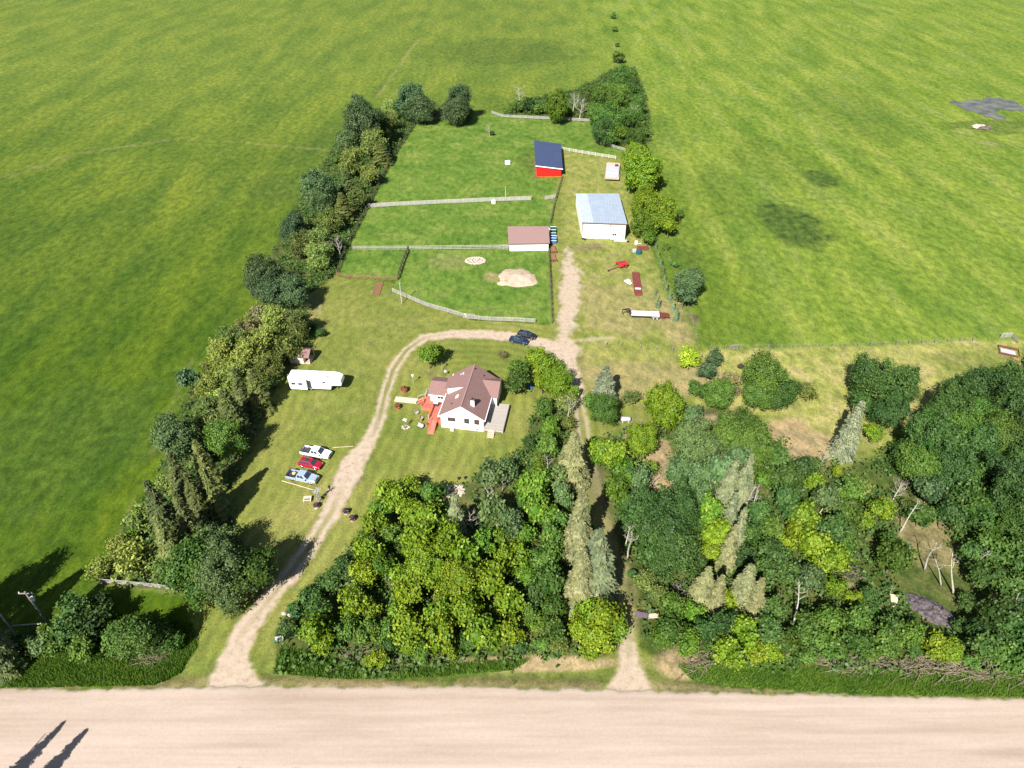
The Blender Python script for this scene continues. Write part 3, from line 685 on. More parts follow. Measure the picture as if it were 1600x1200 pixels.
def pot(px, py, r, m, name, label, plant=(.2, .05, .12), z=0):
    p = W(px, py); t = thing(name, label, 'planter', (p.x, p.y, z))
    MB().tube([(0, 0, 0), (0, 0, r * .9), (0, 0, r * 1.0)], [r * .75, r, r * 1.05], 12).build('tub', m, t)
    rd = np.random.RandomState(int(px + py)); n = 90
    d = rd.normal(size=(n, 3)); d /= np.linalg.norm(d, axis=1)[:, None]; d[:, 2] = np.abs(d[:, 2]); c = d * r * .95 + np.array([0, 0, r])
    V, Q = leafquads(rd, c, d, .22); o = link('flowers', fast_mesh('flowers', V, Q, LEAF, rd.rand(len(Q))), t); o.color = (*plant, 1)


def leafquads(rd, c, nrm, size, elong=1.5, flat=.7):
    n = len(c); r = rd.normal(size=(n, 3)); nn = nrm * flat + r * (1 - flat) * .9; nn /= np.linalg.norm(nn, axis=1)[:, None] + 1e-9
    t = np.cross(nn, rd.normal(size=(n, 3))); t /= np.linalg.norm(t, axis=1)[:, None] + 1e-9; b = np.cross(nn, t)
    s = (size * (.6 + .8 * rd.rand(n)))[:, None] * .5
    V = np.stack([c + t * s * elong, c + b * s, c - t * s * elong, c - b * s], 1).reshape(-1, 3)
    return V, np.arange(4 * n).reshape(-1, 4)


chair(652, 647, R(60), M['fencewood'], 'white garden chair on the grass nearest the boardwalk foot'); chair(659, 656, R(80), M['fencewood'], 'white garden chair against the deck skirt below the barbecue')
pot(632, 612, .75, M['terracotta'], 'flower_tub', 'rust coloured round flower tub north of the boardwalk end', (.16, .06, .03))
pot(622, 638, .6, M['terracotta'], 'flower_tub', 'rust coloured round flower tub south of the boardwalk end', (.16, .05, .03))
pot(658, 658, .32, M['tan'], 'flower_tub', 'small tan flower tub beside the red deck corner', (.3, .2, .05))
pot(667, 665, .3, M['tan'], 'flower_tub', 'small tan flower tub next to the red ramp', (.3, .1, .1))

# bench, bird bath and other garden pieces
p = W(657, 668); t = thing('garden_bench', 'grey box bench on the lawn left of the red ramp', 'bench', (p.x, p.y, 0), R(-28))
MB().box(0, 0, .42, 1.3, .55, .08).build('seat', M['tarp'], t); MB().box(0, .26, .7, 1.3, .06, .5).build('backrest', M['fencewood'], t)
for x in (-.55, .55): MB().box(x, 0, .2, .1, .5, .4).build('leg', M['darkm'], t)
p = W(634, 668); t = thing('lawn_windmill', 'thin grey lawn windmill with stone ring base left of the house', 'windmill', (p.x, p.y, 0))
for a in range(3): MB().beam((.4 * math.cos(a * 2.1), .4 * math.sin(a * 2.1), 0), (0, 0, 2.2), .06, .06).build('leg', M['greywood'], t)
MB().add(*(lambda: ([(0, 0, 2.2)] + [(.45 * math.cos(k * .785), -.12, 2.2 + .45 * math.sin(k * .785)) for k in range(8)], [(0, 1 + k, 1 + (k + 1) % 8) for k in range(0, 8, 2)]))()).build('blades', M['trim'], t)
for k in range(7):
    a = k * .9; b_ = MB(); b_.blob((.65 * math.cos(a), .5 * math.sin(a), .1), (.28, .24, .16), k); b_.build('base_stone', M['rock'], t)
for px, py, h, lab in ((646, 600, 2.4, 'thin pale post lamp on the lawn north west of the boardwalk'), (691, 578, 2.0, 'short post with a dark box on the lawn beside the round maple')):
    p = W(px, py); t = thing('yard_post', lab, 'post', (p.x, p.y, 0)); MB().tube([(0, 0, 0), (0, 0, h)], .05, 6).build('pole', M['fencewood'], t); MB().box(0, 0, h, .35, .3, .3).build('head', M['trim'] if px == 646 else M['darkm'], t)
p = W(696, 587); t = thing('satellite_dish', 'small pale satellite dish on a stand behind the house', 'dish', (p.x, p.y, 0), R(20))
MB().tube([(0, 0, 0), (0, 0, 1.1)], .05, 6).build('mast', M['darkm'], t); MB().tube([(0, -.1, 1.3), (0, 0, 1.2), (0, .08, 1.15)], [.3, .2, .04], 12).build('dish', M['tarp'], t)


# generic quad building ------------------------------------------------
def local(pts, o, rz):
    c, s = math.cos(-rz), math.sin(-rz)
    return [((p.x - o.x) * c - (p.y - o.y) * s, (p.x - o.x) * s + (p.y - o.y) * c) for p in pts]


def barn():
    FL, FR = W(909, 372), W(976, 374.5); rz = math.atan2(FR.y - FL.y, FR.x - FL.x); o = FL
    BL, BR = W(900.5, 303, 3.7), W(965.5, 303, 3.7)
    q = local([FL, FR, BR, BL], o, rz)
    t = thing('machine_shed', 'large white steel shed with pale blue grey metal roof', 'shed', (o.x, o.y, 0), rz)
    Hf, Hb = 5.0, 3.6
    w_ = MB(); w_.prism(q, 0, [Hf, Hf, Hb, Hb]); w_.build('wall', M['barnwall'], t)
    e = .3; (x0, y0), (x1, y1), (x2, y2), (x3, y3) = q
    A = [(x0 - e, y0 - e, Hf + .14), (x1 + e, y1 - e, Hf + .14), (x2 + e, y2 + e, Hb + .12), (x3 - e, y3 + e, Hb + .12)]
    N = 15
    for k in range(N):
        a, b = k / N, (k + 1) / N; g = .012; V4 = [Vector(v) for v in A]
        rf = MB(); rf.slab([V4[0].lerp(V4[1], a + .001), V4[0].lerp(V4[1], b - .001), V4[3].lerp(V4[2], b - .001), V4[3].lerp(V4[2], a + .001)], .07)
        rf.build('roof_panel', M['barnroof2'] if k < 4 else M['barnroof'], t)
    MB().beam((x0 - e, y0 - e - .03, Hf + .04), (x1 + e, y1 - e - .03, Hf + .04), .06, .26).build('front_trim', M['rusttrim'], t)
    for x in (x0 + .06, x0 + 8.2, x1 - .06): MB().box(x, -.05, Hf / 2, .16, .08, Hf - .1).build('post_trim', M['rusttrim'], t)
    sd = MB(); sd.box(x0 + 4.15, -.1, 2.2, 7.7, .08, 4.2); sdo = sd.build('sliding_door', M['barnwall'], t); MB().box(x0 + 4.15, -.16, 4.38, 8.0, .1, .1).build('door_track', M['rusttrim'], sdo)
    window(t, M['trim'], 8.9, 10.2, 1.2, 1.9, -.02, 2); window(t, M['trim'], 10.7, 12.6, .45, 2.5, -.02, 3, 3, glass=M['skyl'])
    st = thing('doorstep', 'low pale platform in front of the white steel shed', 'step', (W(970, 376.5).x, W(970, 376.5).y, 0), rz); MB().box(0, 0, .12, 4.0, 1.2, .1).box(0, -.4, .04, 3.6, .3, .07).build('platform', M['palewood'], st)
    MB().box(11.5, 14, 4.0, 1.1, 2.2, .5).build('roof_patch', M['barnroof2'], t)


barn()
for k, (px, py) in enumerate(((911, 373.5), (914, 374.5), (981, 378))):
    p = W(px, py); o = MB(); n = 14
    o.tube([(0, 0, 0), (0, 0, .25)], [.42, .42], n); x = o.build('tyre', M['black']); x.location = (p.x, p.y, 0)
    tag(x, ['old black tyre at the left front corner of the white steel shed', 'second old tyre a step in front of the white steel shed', 'dark tyre lying at the right front corner of the steel shed'][k], 'tyre', 'old tyres by the shed')


def red_shed():
    FL, FR = W(838.5, 276), W(876.5, 275.5); rz = math.atan2(FR.y - FL.y, FR.x - FL.x); BL, BR = W(836.5, 220, 4.0), W(874.5, 226, 2.7)
    q = local([FL, FR, BR, BL], FL, rz); t = thing('run_in_shed', 'bright red steel shed with dark blue sloping roof', 'shed', (FL.x, FL.y, 0), rz)
    hs = [3.9, 2.7, 2.7, 3.9]; MB().prism(q, 0, hs).build('wall', M['redwall'], t)
    e = .5; A = [Vector((q[0][0] - e, q[0][1] - e, 4.1)), Vector((q[1][0] + e, q[1][1] - e, 2.82)), Vector((q[2][0] + e, q[2][1] + e, 2.82)), Vector((q[3][0] - e, q[3][1] + e, 4.1))]
    N = 24
    for k in range(N):
        a, b = k / N + .0008, (k + 1) / N - .0008
        rf = MB(); rf.slab([A[0].lerp(A[3], a), A[1].lerp(A[2], a), A[1].lerp(A[2], b), A[0].lerp(A[3], b)], .07); rf.build('roof_panel', M['blueroof'], t)
    MB().beam(A[0] + Vector((0, -.04, -.05)), A[1] + Vector((0, -.04, -.05)), .07, .28).build('front_trim', M['trim'], t)
    d = MB(); [d.box(x, -.04, 1.2, .06, .05, 2.3) for x in (4.2, 6.4)]; d.box(5.3, -.04, 2.38, 2.3, .05, .06); d.build('door_frame', M['redwall'], t)


red_shed()


def shelter():
    FL, FR = W(796.5, 392.3), W(856.5, 391.3); rz = math.atan2(FR.y - FL.y, FR.x - FL.x); BL, BR = W(795, 355.5, 2.9), W(855.5, 355.5, 2.9)
    q = local([FL, FR, BR, BL], FL, rz); t = thing('paddock_shelter', 'long low white shelter with brown shingle roof in the paddock fence line', 'shelter', (FL.x, FL.y, 0), rz)
    MB().prism(q, 0, [2.3, 2.3, 3.0, 3.0]).build('wall', M['white'], t); e = .35
    N = 10; A = [Vector((q[0][0] - e, q[0][1] - e, 2.45)), Vector((q[1][0] + e, q[1][1] - e, 2.45)), Vector((q[2][0] + e, q[2][1] + e, 3.12)), Vector((q[3][0] - e, q[3][1] + e, 3.12))]
    MB().slab(A, .14).build('roof', M['shingle2'], t)
    MB().beam(A[0] + Vector((0, -.03, -.08)), A[1] + Vector((0, -.03, -.08)), .05, .14).build('fascia', M['rusttrim'], t)


shelter()


def garden_shed():
    FL = W(454, 567.5); rz = R(-6); t = thing('garden_shed', 'small white garden shed with brown roof and open porch beside the tree belt', 'shed', (FL.x, FL.y, 0), rz)
    w_, d, E, Pk = 3.2, 3.2, 2.1, 3.0
    MB().add([(0, 0, 0), (w_, 0, 0), (w_, 0, E), (0, 0, E), (0, d, 0), (w_, d, 0), (w_, d, E), (0, d, E), (0, d / 2, Pk), (w_, d / 2, Pk)],
             [(0, 1, 2, 3), (1, 5, 6, 9, 2), (5, 4, 7, 6), (4, 0, 3, 8, 7)]).build('wall', M['beige'], t)
    s = (Pk - E) / (d / 2)
    MB().slab([(-.3, -.35, E - .35 * s + .1), (w_ + 1.5, -.35, E - .35 * s + .1), (w_ + 1.5, d / 2, Pk + .1), (-.3, d / 2, Pk + .1)], .09).build('roof', M['shingle'], t)
    MB().slab([(-.3, d / 2, Pk + .1), (w_ + 1.5, d / 2, Pk + .1), (w_ + 1.5, d + .35, E - .35 * s + .1), (-.3, d + .35, E - .35 * s + .1)], .09).build('roof', M['shingle'], t)
    MB().box(w_ + .72, d / 2, .13, 1.4, d, .1).build('porch_floor', M['pinkwood'], t)
    for y in (.08, d - .08): MB().box(w_ + 1.35, y, E / 2 + .05, .1, .1, E).build('porch_post', M['beige'], t)
    MB().box(w_ + 1.36, .7, .7, .06, 1.1, .9).build('porch_rail', M['pinkwood'], t)
    window(t, M['trim'], 1.1, 2.0, 1.1, 1.7, 0, 2)
    MB().box(w_ + .04, d / 2, .95, .05, .8, 1.8).build('door', M['darkm'], t)


garden_shed()


# ================================================================== VEHICLES
def wheel(t, x, y, r=.38, wd=.26, rim=None):
    s = 1 if y > 0 else -1
    o = MB().tube([(x, y - wd / 2, r), (x, y - wd / 2 + .04, r), (x, y + wd / 2 - .04, r), (x, y + wd / 2, r)], [r * .9, r, r, r * .9], 16).build('wheel', M['black'], t)
    MB().tube([(x, y + s * wd / 2 - s * .01, r), (x, y + s * wd / 2 + s * .015, r)], [r * .62, r * .55], 12).build('rim', rim or M['chrome'], o)


def greenhouse(t, xb0, xb1, wb, zb, xt0, xt1, wt, zt, paint, sides, rear=True):
    """cabin: bottom rectangle and top rectangle; sides = list of (a,b) spans of the side windows"""
    B = [Vector((xb0, -wb, zb)), Vector((xb1, -wb, zb)), Vector((xb1, wb, zb)), Vector((xb0, wb, zb))]
    T = [Vector((xt0, -wt, zt)), Vector((xt1, -wt, zt)), Vector((xt1, wt, zt)), Vector((xt0, wt, zt))]
    MB().add(B + T, [(0, 1, 5, 4), (1, 2, 6, 5), (2, 3, 7, 6), (3, 0, 4, 7), (4, 5, 6, 7)]).build('cab', paint, t, bevel=.05)

    def pane(b0, b1, t1, t0, u0, u1, v0, v1, nm):
        f = lambda u, v: b0.lerp(b1, u).lerp(t0.lerp(t1, u), v)
        MB().plate([f(u0, v0), f(u1, v0), f(u1, v1), f(u0, v1)], .015).build(nm, M['glass'], t)
    pane(B[1], B[2], T[2], T[1], .06, .94, .06, .93, 'windscreen')
    if rear: pane(B[3], B[0], T[0], T[3], .08, .92, .15, .9, 'rear_window')
    for a, b in sides:
        pane(B[0], B[1], T[1], T[0], a, b, .14, .88, 'side_window'); pane(B[2], B[3], T[3], T[2], 1 - b, 1 - a, .14, .88, 'side_window')


def body_loft(st, m, t, name='body', bevel=.06):
    """st = (x, halfwidth, z bottom, z shoulder, z top, halfwidth top)"""
    vs_ = []; n = 8
    for x, hw, z0, zs, zt, ht in st:
        vs_ += [(x, -hw * .92, z0), (x, -hw, z0 + .12), (x, -hw, zs), (x, -ht, zt), (x, ht, zt), (x, hw, zs), (x, hw, z0 + .12), (x, hw * .92, z0)]
    fs = []
    for i in range(len(st) - 1):
        for k in range(n): fs.append((i * n + k, (i + 1) * n + k, (i + 1) * n + (k + 1) % n, i * n + (k + 1) % n))
    fs += [tuple(range(n)), tuple(range((len(st) - 1) * n, len(st) * n))[::-1]]
    fs = [f[::-1] for f in fs]
    mb = MB(); mb.add(vs_, fs); return mb.build(name, m, t, bevel=bevel)


def place(rear, front, hw, near=True):
    """rear and front wheel contact points of the near side, in the photograph -> centre and heading"""
    a, b = W(*rear), W(*front); d = (b - a).normalized(); c = (a + b) / 2 + Vector((-d.y, d.x, 0)) * hw
    return (c.x, c.y, 0), math.atan2(d.y, d.x)


def pickup(label, rear, front, paint, low, cargo=False):
    loc, rz = place(rear, front, .98); t = thing('pickup_truck', label, 'pickup truck', loc, rz, 'pickups parked on the lawn beside the drive')
    body_loft([(-.85, .98, .42, .95, 1.1, .94), (.9, .98, .42, .97, 1.12, .93), (2.0, .98, .42, .97, 1.16, .86), (2.75, .95, .42, .9, 1.08, .78), (2.95, .86, .48, .8, .95, .7)], paint, t)
    bd = MB(); x0, x1 = -2.95, -.87
    bd.box((x0 + x1) / 2, -.95, .8, x1 - x0, .1, .66).box((x0 + x1) / 2, .95, .8, x1 - x0, .1, .66).box(x0 + .05, 0, .8, .1, 1.8, .66).box(x1 - .04, 0, .8, .08, 1.8, .66); bd.build('cargo_bed', paint, t, bevel=.03)
    MB().box((x0 + x1) / 2, 0, .62, x1 - x0 - .2, 1.8, .06).build('bed_liner', M['darkm'], t)
    MB().box((x0 + x1) / 2, -.95, 1.15, x1 - x0 - .1, .11, .04).box((x0 + x1) / 2, .95, 1.15, x1 - x0 - .1, .11, .04).box(x0 + .06, 0, 1.15, .1, 1.7, .04).build('bed_rail_cap', M['black'], t)
    greenhouse(t, -.85, 1.6, .93, 1.08, -.6, .75, .72, 1.78, paint, [(.1, .38), (.42, .74)])
    lo = MB(); lo.box(-.05, -.985, .5, 5.0, .03, .14).box(-.05, .985, .5, 5.0, .03, .14); lo.build('rocker_trim', low, t)
    MB().box(2.96, 0, .55, .18, 1.86, .26).build('front_bumper', M['chrome'], t, bevel=.03); MB().box(-3.05, 0, .55, .16, 1.86, .2).build('rear_bumper', M['chrome'], t, bevel=.03)
    MB().box(2.96, 0, .82, .06, .95, .24).build('grille', M['black'], t)
    for y in (-1, 1):
        MB().box(2.9, y * .7, .82, .14, .34, .2).build('headlight', M['lamp'], t); MB().box(-2.96, y * .93, .9, .06, .12, .38).build('taillight', M['tail'], t)
        MB().box(1.3, y * 1.1, 1.2, .14, .22, .2).build('wing_mirror', M['black'], t)
        wheel(t, -1.85, y * .86, .4); wheel(t, 1.95, y * .86, .4)
    if cargo:
        c_ = W(0, 0); k = thing('tool_box', 'dark toolbox and tan sack in the bed of the silver pickup', 'toolbox', Matrix.Translation(loc) @ Matrix.Rotation(rz, 4, 'Z') @ Vector((-1.5, 0, .66)), rz)
        MB().box(.2, -.1, .2, .3, 1.2, .4).build('box', M['darkm'], k); MB().blob((-.35, .3, .15), (.4, .35, .2), 3).build('sack', M['tan'], k)
    return t


pickup('white pickup truck with dark bed, upper of the three parked by the drive', (476.7, 713.3), (505.6, 719), M['carwhite'], M['beige'])
pickup('silver blue pickup truck with cluttered bed, lowest of the three parked vehicles', (454.7, 751.4), (484.5, 757.8), M['silver'], M['fencewood'], True)


def suv(label, rear, front, paint, low, wagon=True, group=None, hood=None):
    loc, rz = place(rear, front, .92); t = thing('parked_suv', label, 'car', loc, rz, group)
    body_loft([(-2.3, .8, .4, .8, .9, .7), (-2.15, .92, .34, .86, 1.02, .82), (-.9, .94, .32, .9, 1.05, .88), (.9, .94, .32, .9, 1.04, .86), (1.8, .9, .34, .82, .96, .76), (2.25, .8, .38, .7, .82, .62)], paint, t)
    greenhouse(t, -2.1 if wagon else -1.5, 1.15, .86, 1.0, -1.8 if wagon else -1.0, .4, .64, 1.58, paint, [(.08, .32), (.35, .56), (.59, .8)])
    MB().box(-.5, 0, 1.6, .85, .8, .02).build('sunroof', M['glass'], t)
    MB().box(0, -.95, .38, 3.4, .03, .14).box(0, .95, .38, 3.4, .03, .14).build('sill_trim', low, t)
    for y in (-1, 1):
        MB().beam((-1.6, y * .58, 1.64), (.3, y * .58, 1.64), .04, .04).build('roof_rail', M['chrome'], t)
        MB().box(2.16, y * .62, .72, .16, .3, .13).build('headlight', M['lamp'], t); MB().box(-2.25, y * .72, .85, .1, .2, .2).build('taillight', M['tail'], t)
        MB().box(.95, y * 1.02, 1.08, .12, .2, .14).build('wing_mirror', paint, t)
        wheel(t, -1.4, y * .83, .35, .22); wheel(t, 1.4, y * .83, .35, .22)
    MB().box(2.27, 0, .5, .06, .9, .16).build('grille', M['black'], t)
    return t


suv('deep red SUV with sunroof parked between the white and the silver pickup', (470.5, 730.8), (494, 736.2), M['carred'], M['chrome'])
suv('black SUV parked on the drive, farther one of the dark pair', (811, 528.2), (831.5, 532.4), M['carblack'], M['rusttrim'], group='dark cars parked on the drive above the house')
suv('dark blue black car parked on the drive, nearer one of the dark pair', (798.6, 536.2), (819, 540.6), M['carblue'], M['darkm'], False, group='dark cars parked on the drive above the house')


def rv():
    a = W(495, 612); rz = R(-5); d = Vector((math.cos(rz), math.sin(rz), 0)); c = a + Vector((-d.y, d.x, 0)) * 1.45
    t = thing('fifth_wheel_camper', 'long white fifth wheel camper parked below the small garden shed', 'camper', (c.x, c.y, 0), rz)
    prof = [(-5.9, .55), (-5.95, 3.3), (-5.7, 3.62), (3.6, 3.75), (4.9, 3.6), (5.6, 3.1), (5.75, 2.4), (5.6, 1.75), (3.4, 1.65), (3.2, .6)]
    n = len(prof); hw = 1.22
    vs_ = [(x, -hw, z) for x, z in prof] + [(x, hw, z) for x, z in prof]
    MB().add(vs_, [tuple(range(n))[::-1], tuple(range(n, 2 * n))] + [(i, (i + 1) % n, n + (i + 1) % n, n + i) for i in range(n)]).build('body', M['wpaint'], t, bevel=.12)
    MB().box(-1.3, 0, .46, 8.8, 2.3, .2).build('chassis', M['darkm'], t)
    so1 = MB().box(-3.6, -1.52, 1.95, 3.7, .6, 2.5).build('slide_out', M['wpaint'], t, bevel=.04); MB().box(-3.6, -1.53, 3.23, 3.8, .64, .05).build('slide_topper', M['trim'], so1)
    so2 = MB().box(-3.2, 1.5, 2.0, 3.4, .55, 2.4).build('slide_out', M['wpaint'], t, bevel=.04)
    for x in (-4.6, -3.1):
        MB().box(x, -1.84, 2.2, .95, .03, .55).build('window', M['glass'], so1)
    MB().box(-1.35, -1.24, 1.75, .75, .04, 2.0).build('entry_door', M['darkm'], t); MB().box(1.9, -1.25, 2.5, .6, .03, .4).build('window', M['glass'], t); MB().box(-5.5, -1.24, 2.3, .35, .03, .5).build('window', M['glass'], t)
    MB().box(.9, -1.235, 1.0, 4.2, .02, .28).build('lower_skirt', M['beige'], t)
    sw = MB(); pts = [(-.6 + .28 * k, 2.1 + .45 * math.sin(k * .3)) for k in range(11)]
    for a_, b_ in zip(pts[:-1], pts[1:]): sw.beam((a_[0], -1.235, a_[1]), (b_[0], -1.235, b_[1]), .012, .09)
    sw.build('graphic_stripe', M['tarp'], t)
    MB().tube([(-.6, -1.36, 3.45), (4.2, -1.36, 3.45)], .1, 8).build('awning_roll', M['tarp'], t)
    for x, y, s in ((-4.2, .2, .4), (-1.0, -.3, .35), (1.4, .3, .4), (3.2, -.2, .35)): MB().box(x, y, 3.8, s, s, .12).build('roof_vent', M['tarp'], t)
    MB().box(.2, .3, 3.85, 1.0, .7, .28).build('air_conditioner', M['trim'], t, bevel=.05)
    MB().box(2.7, -.6, 3.79, .7, .35, .04).build('solar_panel', M['darkm'], t)
    la = MB(); [la.box(-6.05, y, 2.2, .04, .04, 2.8) for y in (-.9, -.5)]; [la.box(-6.05, -.7, 1.0 + .35 * k, .04, .4, .04) for k in range(8)]; la.build('ladder', M['chrome'], t)
    for x in (-2.2, -1.2):
        for y in (-1, 1): wheel(t, x, y * 1.1, .37, .24)
    MB().box(4.4, 0, .8, .2, .2, 1.6).build('kingpin_jack', M['darkm'], t)
    for y in (-.8, .8): MB().box(3.0, y, .3, .12, .12, .6).build('landing_leg', M['darkm'], t)


rv()


def flatbed():
    a, b = W(985, 498), W(1036, 500); d = (b - a).normalized(); rz = math.atan2(d.y, d.x); c = (a + b) / 2 + Vector((-d.y, d.x, 0)) * 1.2
    t = thing('gooseneck_trailer', 'long flat gooseneck trailer with pale deck and black neck pointing left', 'trailer', (c.x, c.y, 0), rz)
    n = 13; first = MB().box(0, 0, 0, .52, 2.4, .06).build('deck_plank', M['traildeck'], t)
    for k in range(n):
        o = first if k == 0 else link('deck_plank', first.data, t); o.location = (-3.7 + k * .545, 0, .92)
    MB().box(-.4, -1.22, .85, 7.3, .08, .2).box(-.4, 1.22, .85, 7.3, .08, .2).box(-.4, 0, .76, 7.3, 1.6, .16).build('frame', M['darkm'], t)
    MB().slab([(3.35, -1.2, .9), (4.5, -1.2, .45), (4.5, 1.2, .45), (3.35, 1.2, .9)], .1).build('beavertail', M['maroon'], t)
    for y in (-.55, .55): MB().box(4.9, y, .75, 1.5, .8, .09, ry=R(12)).build('loading_ramp', M['maroon'], t)
    nk = MB(); nk.beam((-4.0, -.7, .9), (-4.5, -.4, 1.9), .16, .22).beam((-4.0, .7, .9), (-4.5, .4, 1.9), .16, .22).beam((-4.5, -.4, 1.9), (-6.0, 0, 1.85), .16, .22).beam((-4.5, .4, 1.9), (-6.0, 0, 1.85), .16, .22).beam((-4.5, -.6, 1.9), (-4.5, .6, 1.9), .14, .2); nk.box(-6.0, 0, 1.3, .2, .2, 1.1)
    nk.build('gooseneck', M['black'], t); MB().box(-4.15, 0, 1.15, .5, 1.5, .5).build('tool_box', M['darkm'], t)
    for x in (1.6, 2.5):
        for y in (-1, 1): wheel(t, x, y * 1.3, .38, .26, M['tarp'])
    for x in (1.6, 2.5):
        for y in (-1, 1): MB().box(x, y * 1.33, .84, .9, .3, .05).build('fender', M['tarp'], t)


flatbed()


def implement():
    p = W(970, 417); t = thing('red_swather', 'red farm implement with long drawbar standing in the yard below the steel shed', 'farm machine', (p.x, p.y, 0), R(14))
    MB().box(.4, .3, 1.0, 2.4, 1.7, .5).build('housing', M['eqred'], t, bevel=.08); MB().box(-.3, -.6, .7, 1.3, 1.1, .35, rz=R(20)).build('header', M['eqred'], t, bevel=.05)
    MB().box(1.4, -.5, 1.15, .8, 1.2, .3, rz=R(-15)).build('deflector', M['eqred'], t, bevel=.05); MB().box(.4, 1.3, .8, 3.0, .35, .5).build('pickup_reel', M['eqred'], t)
    MB().tube([(-.8, 1.5, .5), (1.8, 1.5, .5)], .28, 10).build('roller', M['darkm'], t)
    MB().beam((-.3, -.3, .8), (-4.2, -1.6, .45), .2, .2).build('drawbar', M['rustpipe'], t); MB().box(-4.2, -1.6, .25, .5, .4, .5).build('jack', M['darkm'], t)
    MB().beam((.2, .2, 1.3), (-2.6, -.9, 1.0), .1, .1).build('drive_shaft', M['black'], t)
    for y in (-.9, 1.2): wheel(t, 1.1, y, .45, .3, M['eqred'])
    for k in range(4): MB().tube([(-.4 + k * .55, -.1, 1.3), (-.3 + k * .55, .1, 1.65)], .06, 6).build('hydraulic_ram', M['black'], t)


implement()


def sheet_stack():
    p = W(995, 445); q = W(993, 430); q2 = W(997, 460); d = (q2 - q); rz = math.atan2(d.y, d.x); L = 11.5
    t = thing('metal_trough', 'long maroon metal bin lying beside a white bag on the yard grass', 'metal bin', (p.x, p.y, 0), rz)
    MB().box(0, 0, .35, L, 1.9, .5).build('shell', M['maroon'], t)
    first = MB().box(0, 0, 0, L, .12, .1).build('rib', M['maroon'], t)
    for k in range(5):
        o = first if k == 0 else link('rib', first.data, t); o.location = (0, -.8 + k * .4, .65)
    MB().box(3.2, .0, .74, .8, 1.5, .05).build('pale_board', M['traildeck'], t)
    p = W(981, 441); t = MB().blob((0, 0, .3), (1.0, .9, .4), 5, .35).blob((.5, -.8, .2), (.6, .5, .3), 6, .35).build('white_bag', M['trim'], None, True); t.location = (p.x, p.y, 0); tag(t, 'crumpled white bag on the grass left of the maroon metal bin', 'bag')
    p = W(998, 396); t = thing('water_tank', 'round teal tank near the corner of the bright maples', 'tank', (p.x, p.y, 0)); MB().tube([(0, 0, 0), (0, 0, .9), (0, 0, 1.0)], [.85, .85, .6], 16).build('drum', M['teal'], t); MB().tube([(0, 0, 1), (0, 0, 1.12)], .25, 10).build('lid', M['blue'], t)
    p = W(1004, 389); t = thing('scrap_pile', 'low pile of rusty maroon sheets under the maple edge', 'scrap pile', (p.x, p.y, 0), R(-10))
    for k in range(5): MB().box(random.uniform(-.3, .3), .3 * k - .6, .1 + .09 * k, 3.2, .6, .06, rz=random.uniform(-.1, .1)).build('sheet', M['maroon'], t)
    p = W(991, 394); t = thing('generator', 'grey and pinkish machine box beside the round teal tank', 'machine', (p.x, p.y, 0), R(15)); MB().box(0, 0, .5, 1.1, .8, .8).build('casing', M['tarp'], t, bevel=.05); MB().box(0, 0, .95, .5, .5, .12).build('top_cover', M['pinkwood'], t)
    p = W(994, 381); t = thing('white_pail', 'white pail and boards by the shed corner', 'pail', (p.x, p.y, 0)); MB().tube([(0, 0, 0), (0, 0, .8)], [.4, .5], 12).build('pail', M['trim'], t); MB().box(.9, .1, .1, 1.2, .3, .15).build('board', M['palewood'], t)


sheet_stack()


def wagon():
    p = W(957, 289); c = W(957, 271, 0); t = thing('loaded_wagon', 'old wagon stacked with pale grey panels under the bright maples', 'wagon', (c.x, c.y, 0), R(-8.5))
    MB().box(0, 0, .8, 4.9, 15, .25).build('frame', M['pinkwood'], t)
    for k, (y, L, w_, z) in enumerate(((5.6, 3.0, 4.6, .3), (2.2, 3.6, 4.5, .6), (-1.6, 3.8, 4.7, .75), (-5.0, 2.8, 4.4, .5))):
        for j in range(3): MB().box(random.uniform(-.1, .1), y + random.uniform(-.1, .1), .98 + z * (j + .5) / 3, w_ - .1 * j, L, z / 3 - .02, rz=random.uniform(-.02, .02)).build('panel', M['tarp'] if k != 0 else M['pinkwood'], t)
    for k in range(6): MB().box(-2.2 + k * .85, -7.0, 1.05, .7, 1.6, .12).build('board', M['pinkwood'], t)
    MB().box(1.2, 3.2, 1.8, 1.2, 1.0, .5).build('crate', M['darkm'], t)
    for x in (-2.2, 2.2):
        for y in (-5.5, 5.5): wheel(t, x, y, .45, .25, M['tarp'])


wagon()
for (px, py, mm, nm, lab) in ((864, 364, 'teal', 'feed_bin', 'dark teal open bin with pale frame beside the brown roofed shelter'), (864.5, 377, 'blue', 'feed_bin', 'blue open bin against the east end of the brown roofed shelter')):
    p = W(px, py); t = thing(nm, lab, 'bin', (p.x, p.y, 0), R(-3), 'bins beside the paddock shelter'); Lb = 4.2 if mm == 'teal' else 3.4
    for x in (-1, 1): MB().box(x * .85, 0, .55, .08, Lb, 1.0).build('side', M[mm], t)
    for y in (-1, 1): MB().box(0, y * (Lb / 2 - .04), .55, 1.62, .08, 1.0).build('end', M[mm], t)
    MB().box(0, 0, .5 if mm == 'blue' else .15, 1.6, Lb - .2, .06).build('bottom', M[mm], t); MB().box(0, 0, 1.08, 1.9, .12, .06).box(0, Lb / 2, 1.08, 1.9, .12, .06).box(0, -Lb / 2, 1.08, 1.9, .12, .06).build('rim_bar', M['trim'], t)
p = W(862, 358); t = thing('pallet', 'pale wooden pallet leaning at the north end of the teal bin', 'pallet', (p.x, p.y, 0), 0)
for k in range(5): MB().box(0, -.5 + k * .25, .15, 2.6, .2, .05).build('slat', M['palewood'], t)
MB().box(-.9, 0, .06, .1, 1.2, .12).box(.9, 0, .06, .1, 1.2, .12).build('bearer', M['palewood'], t)
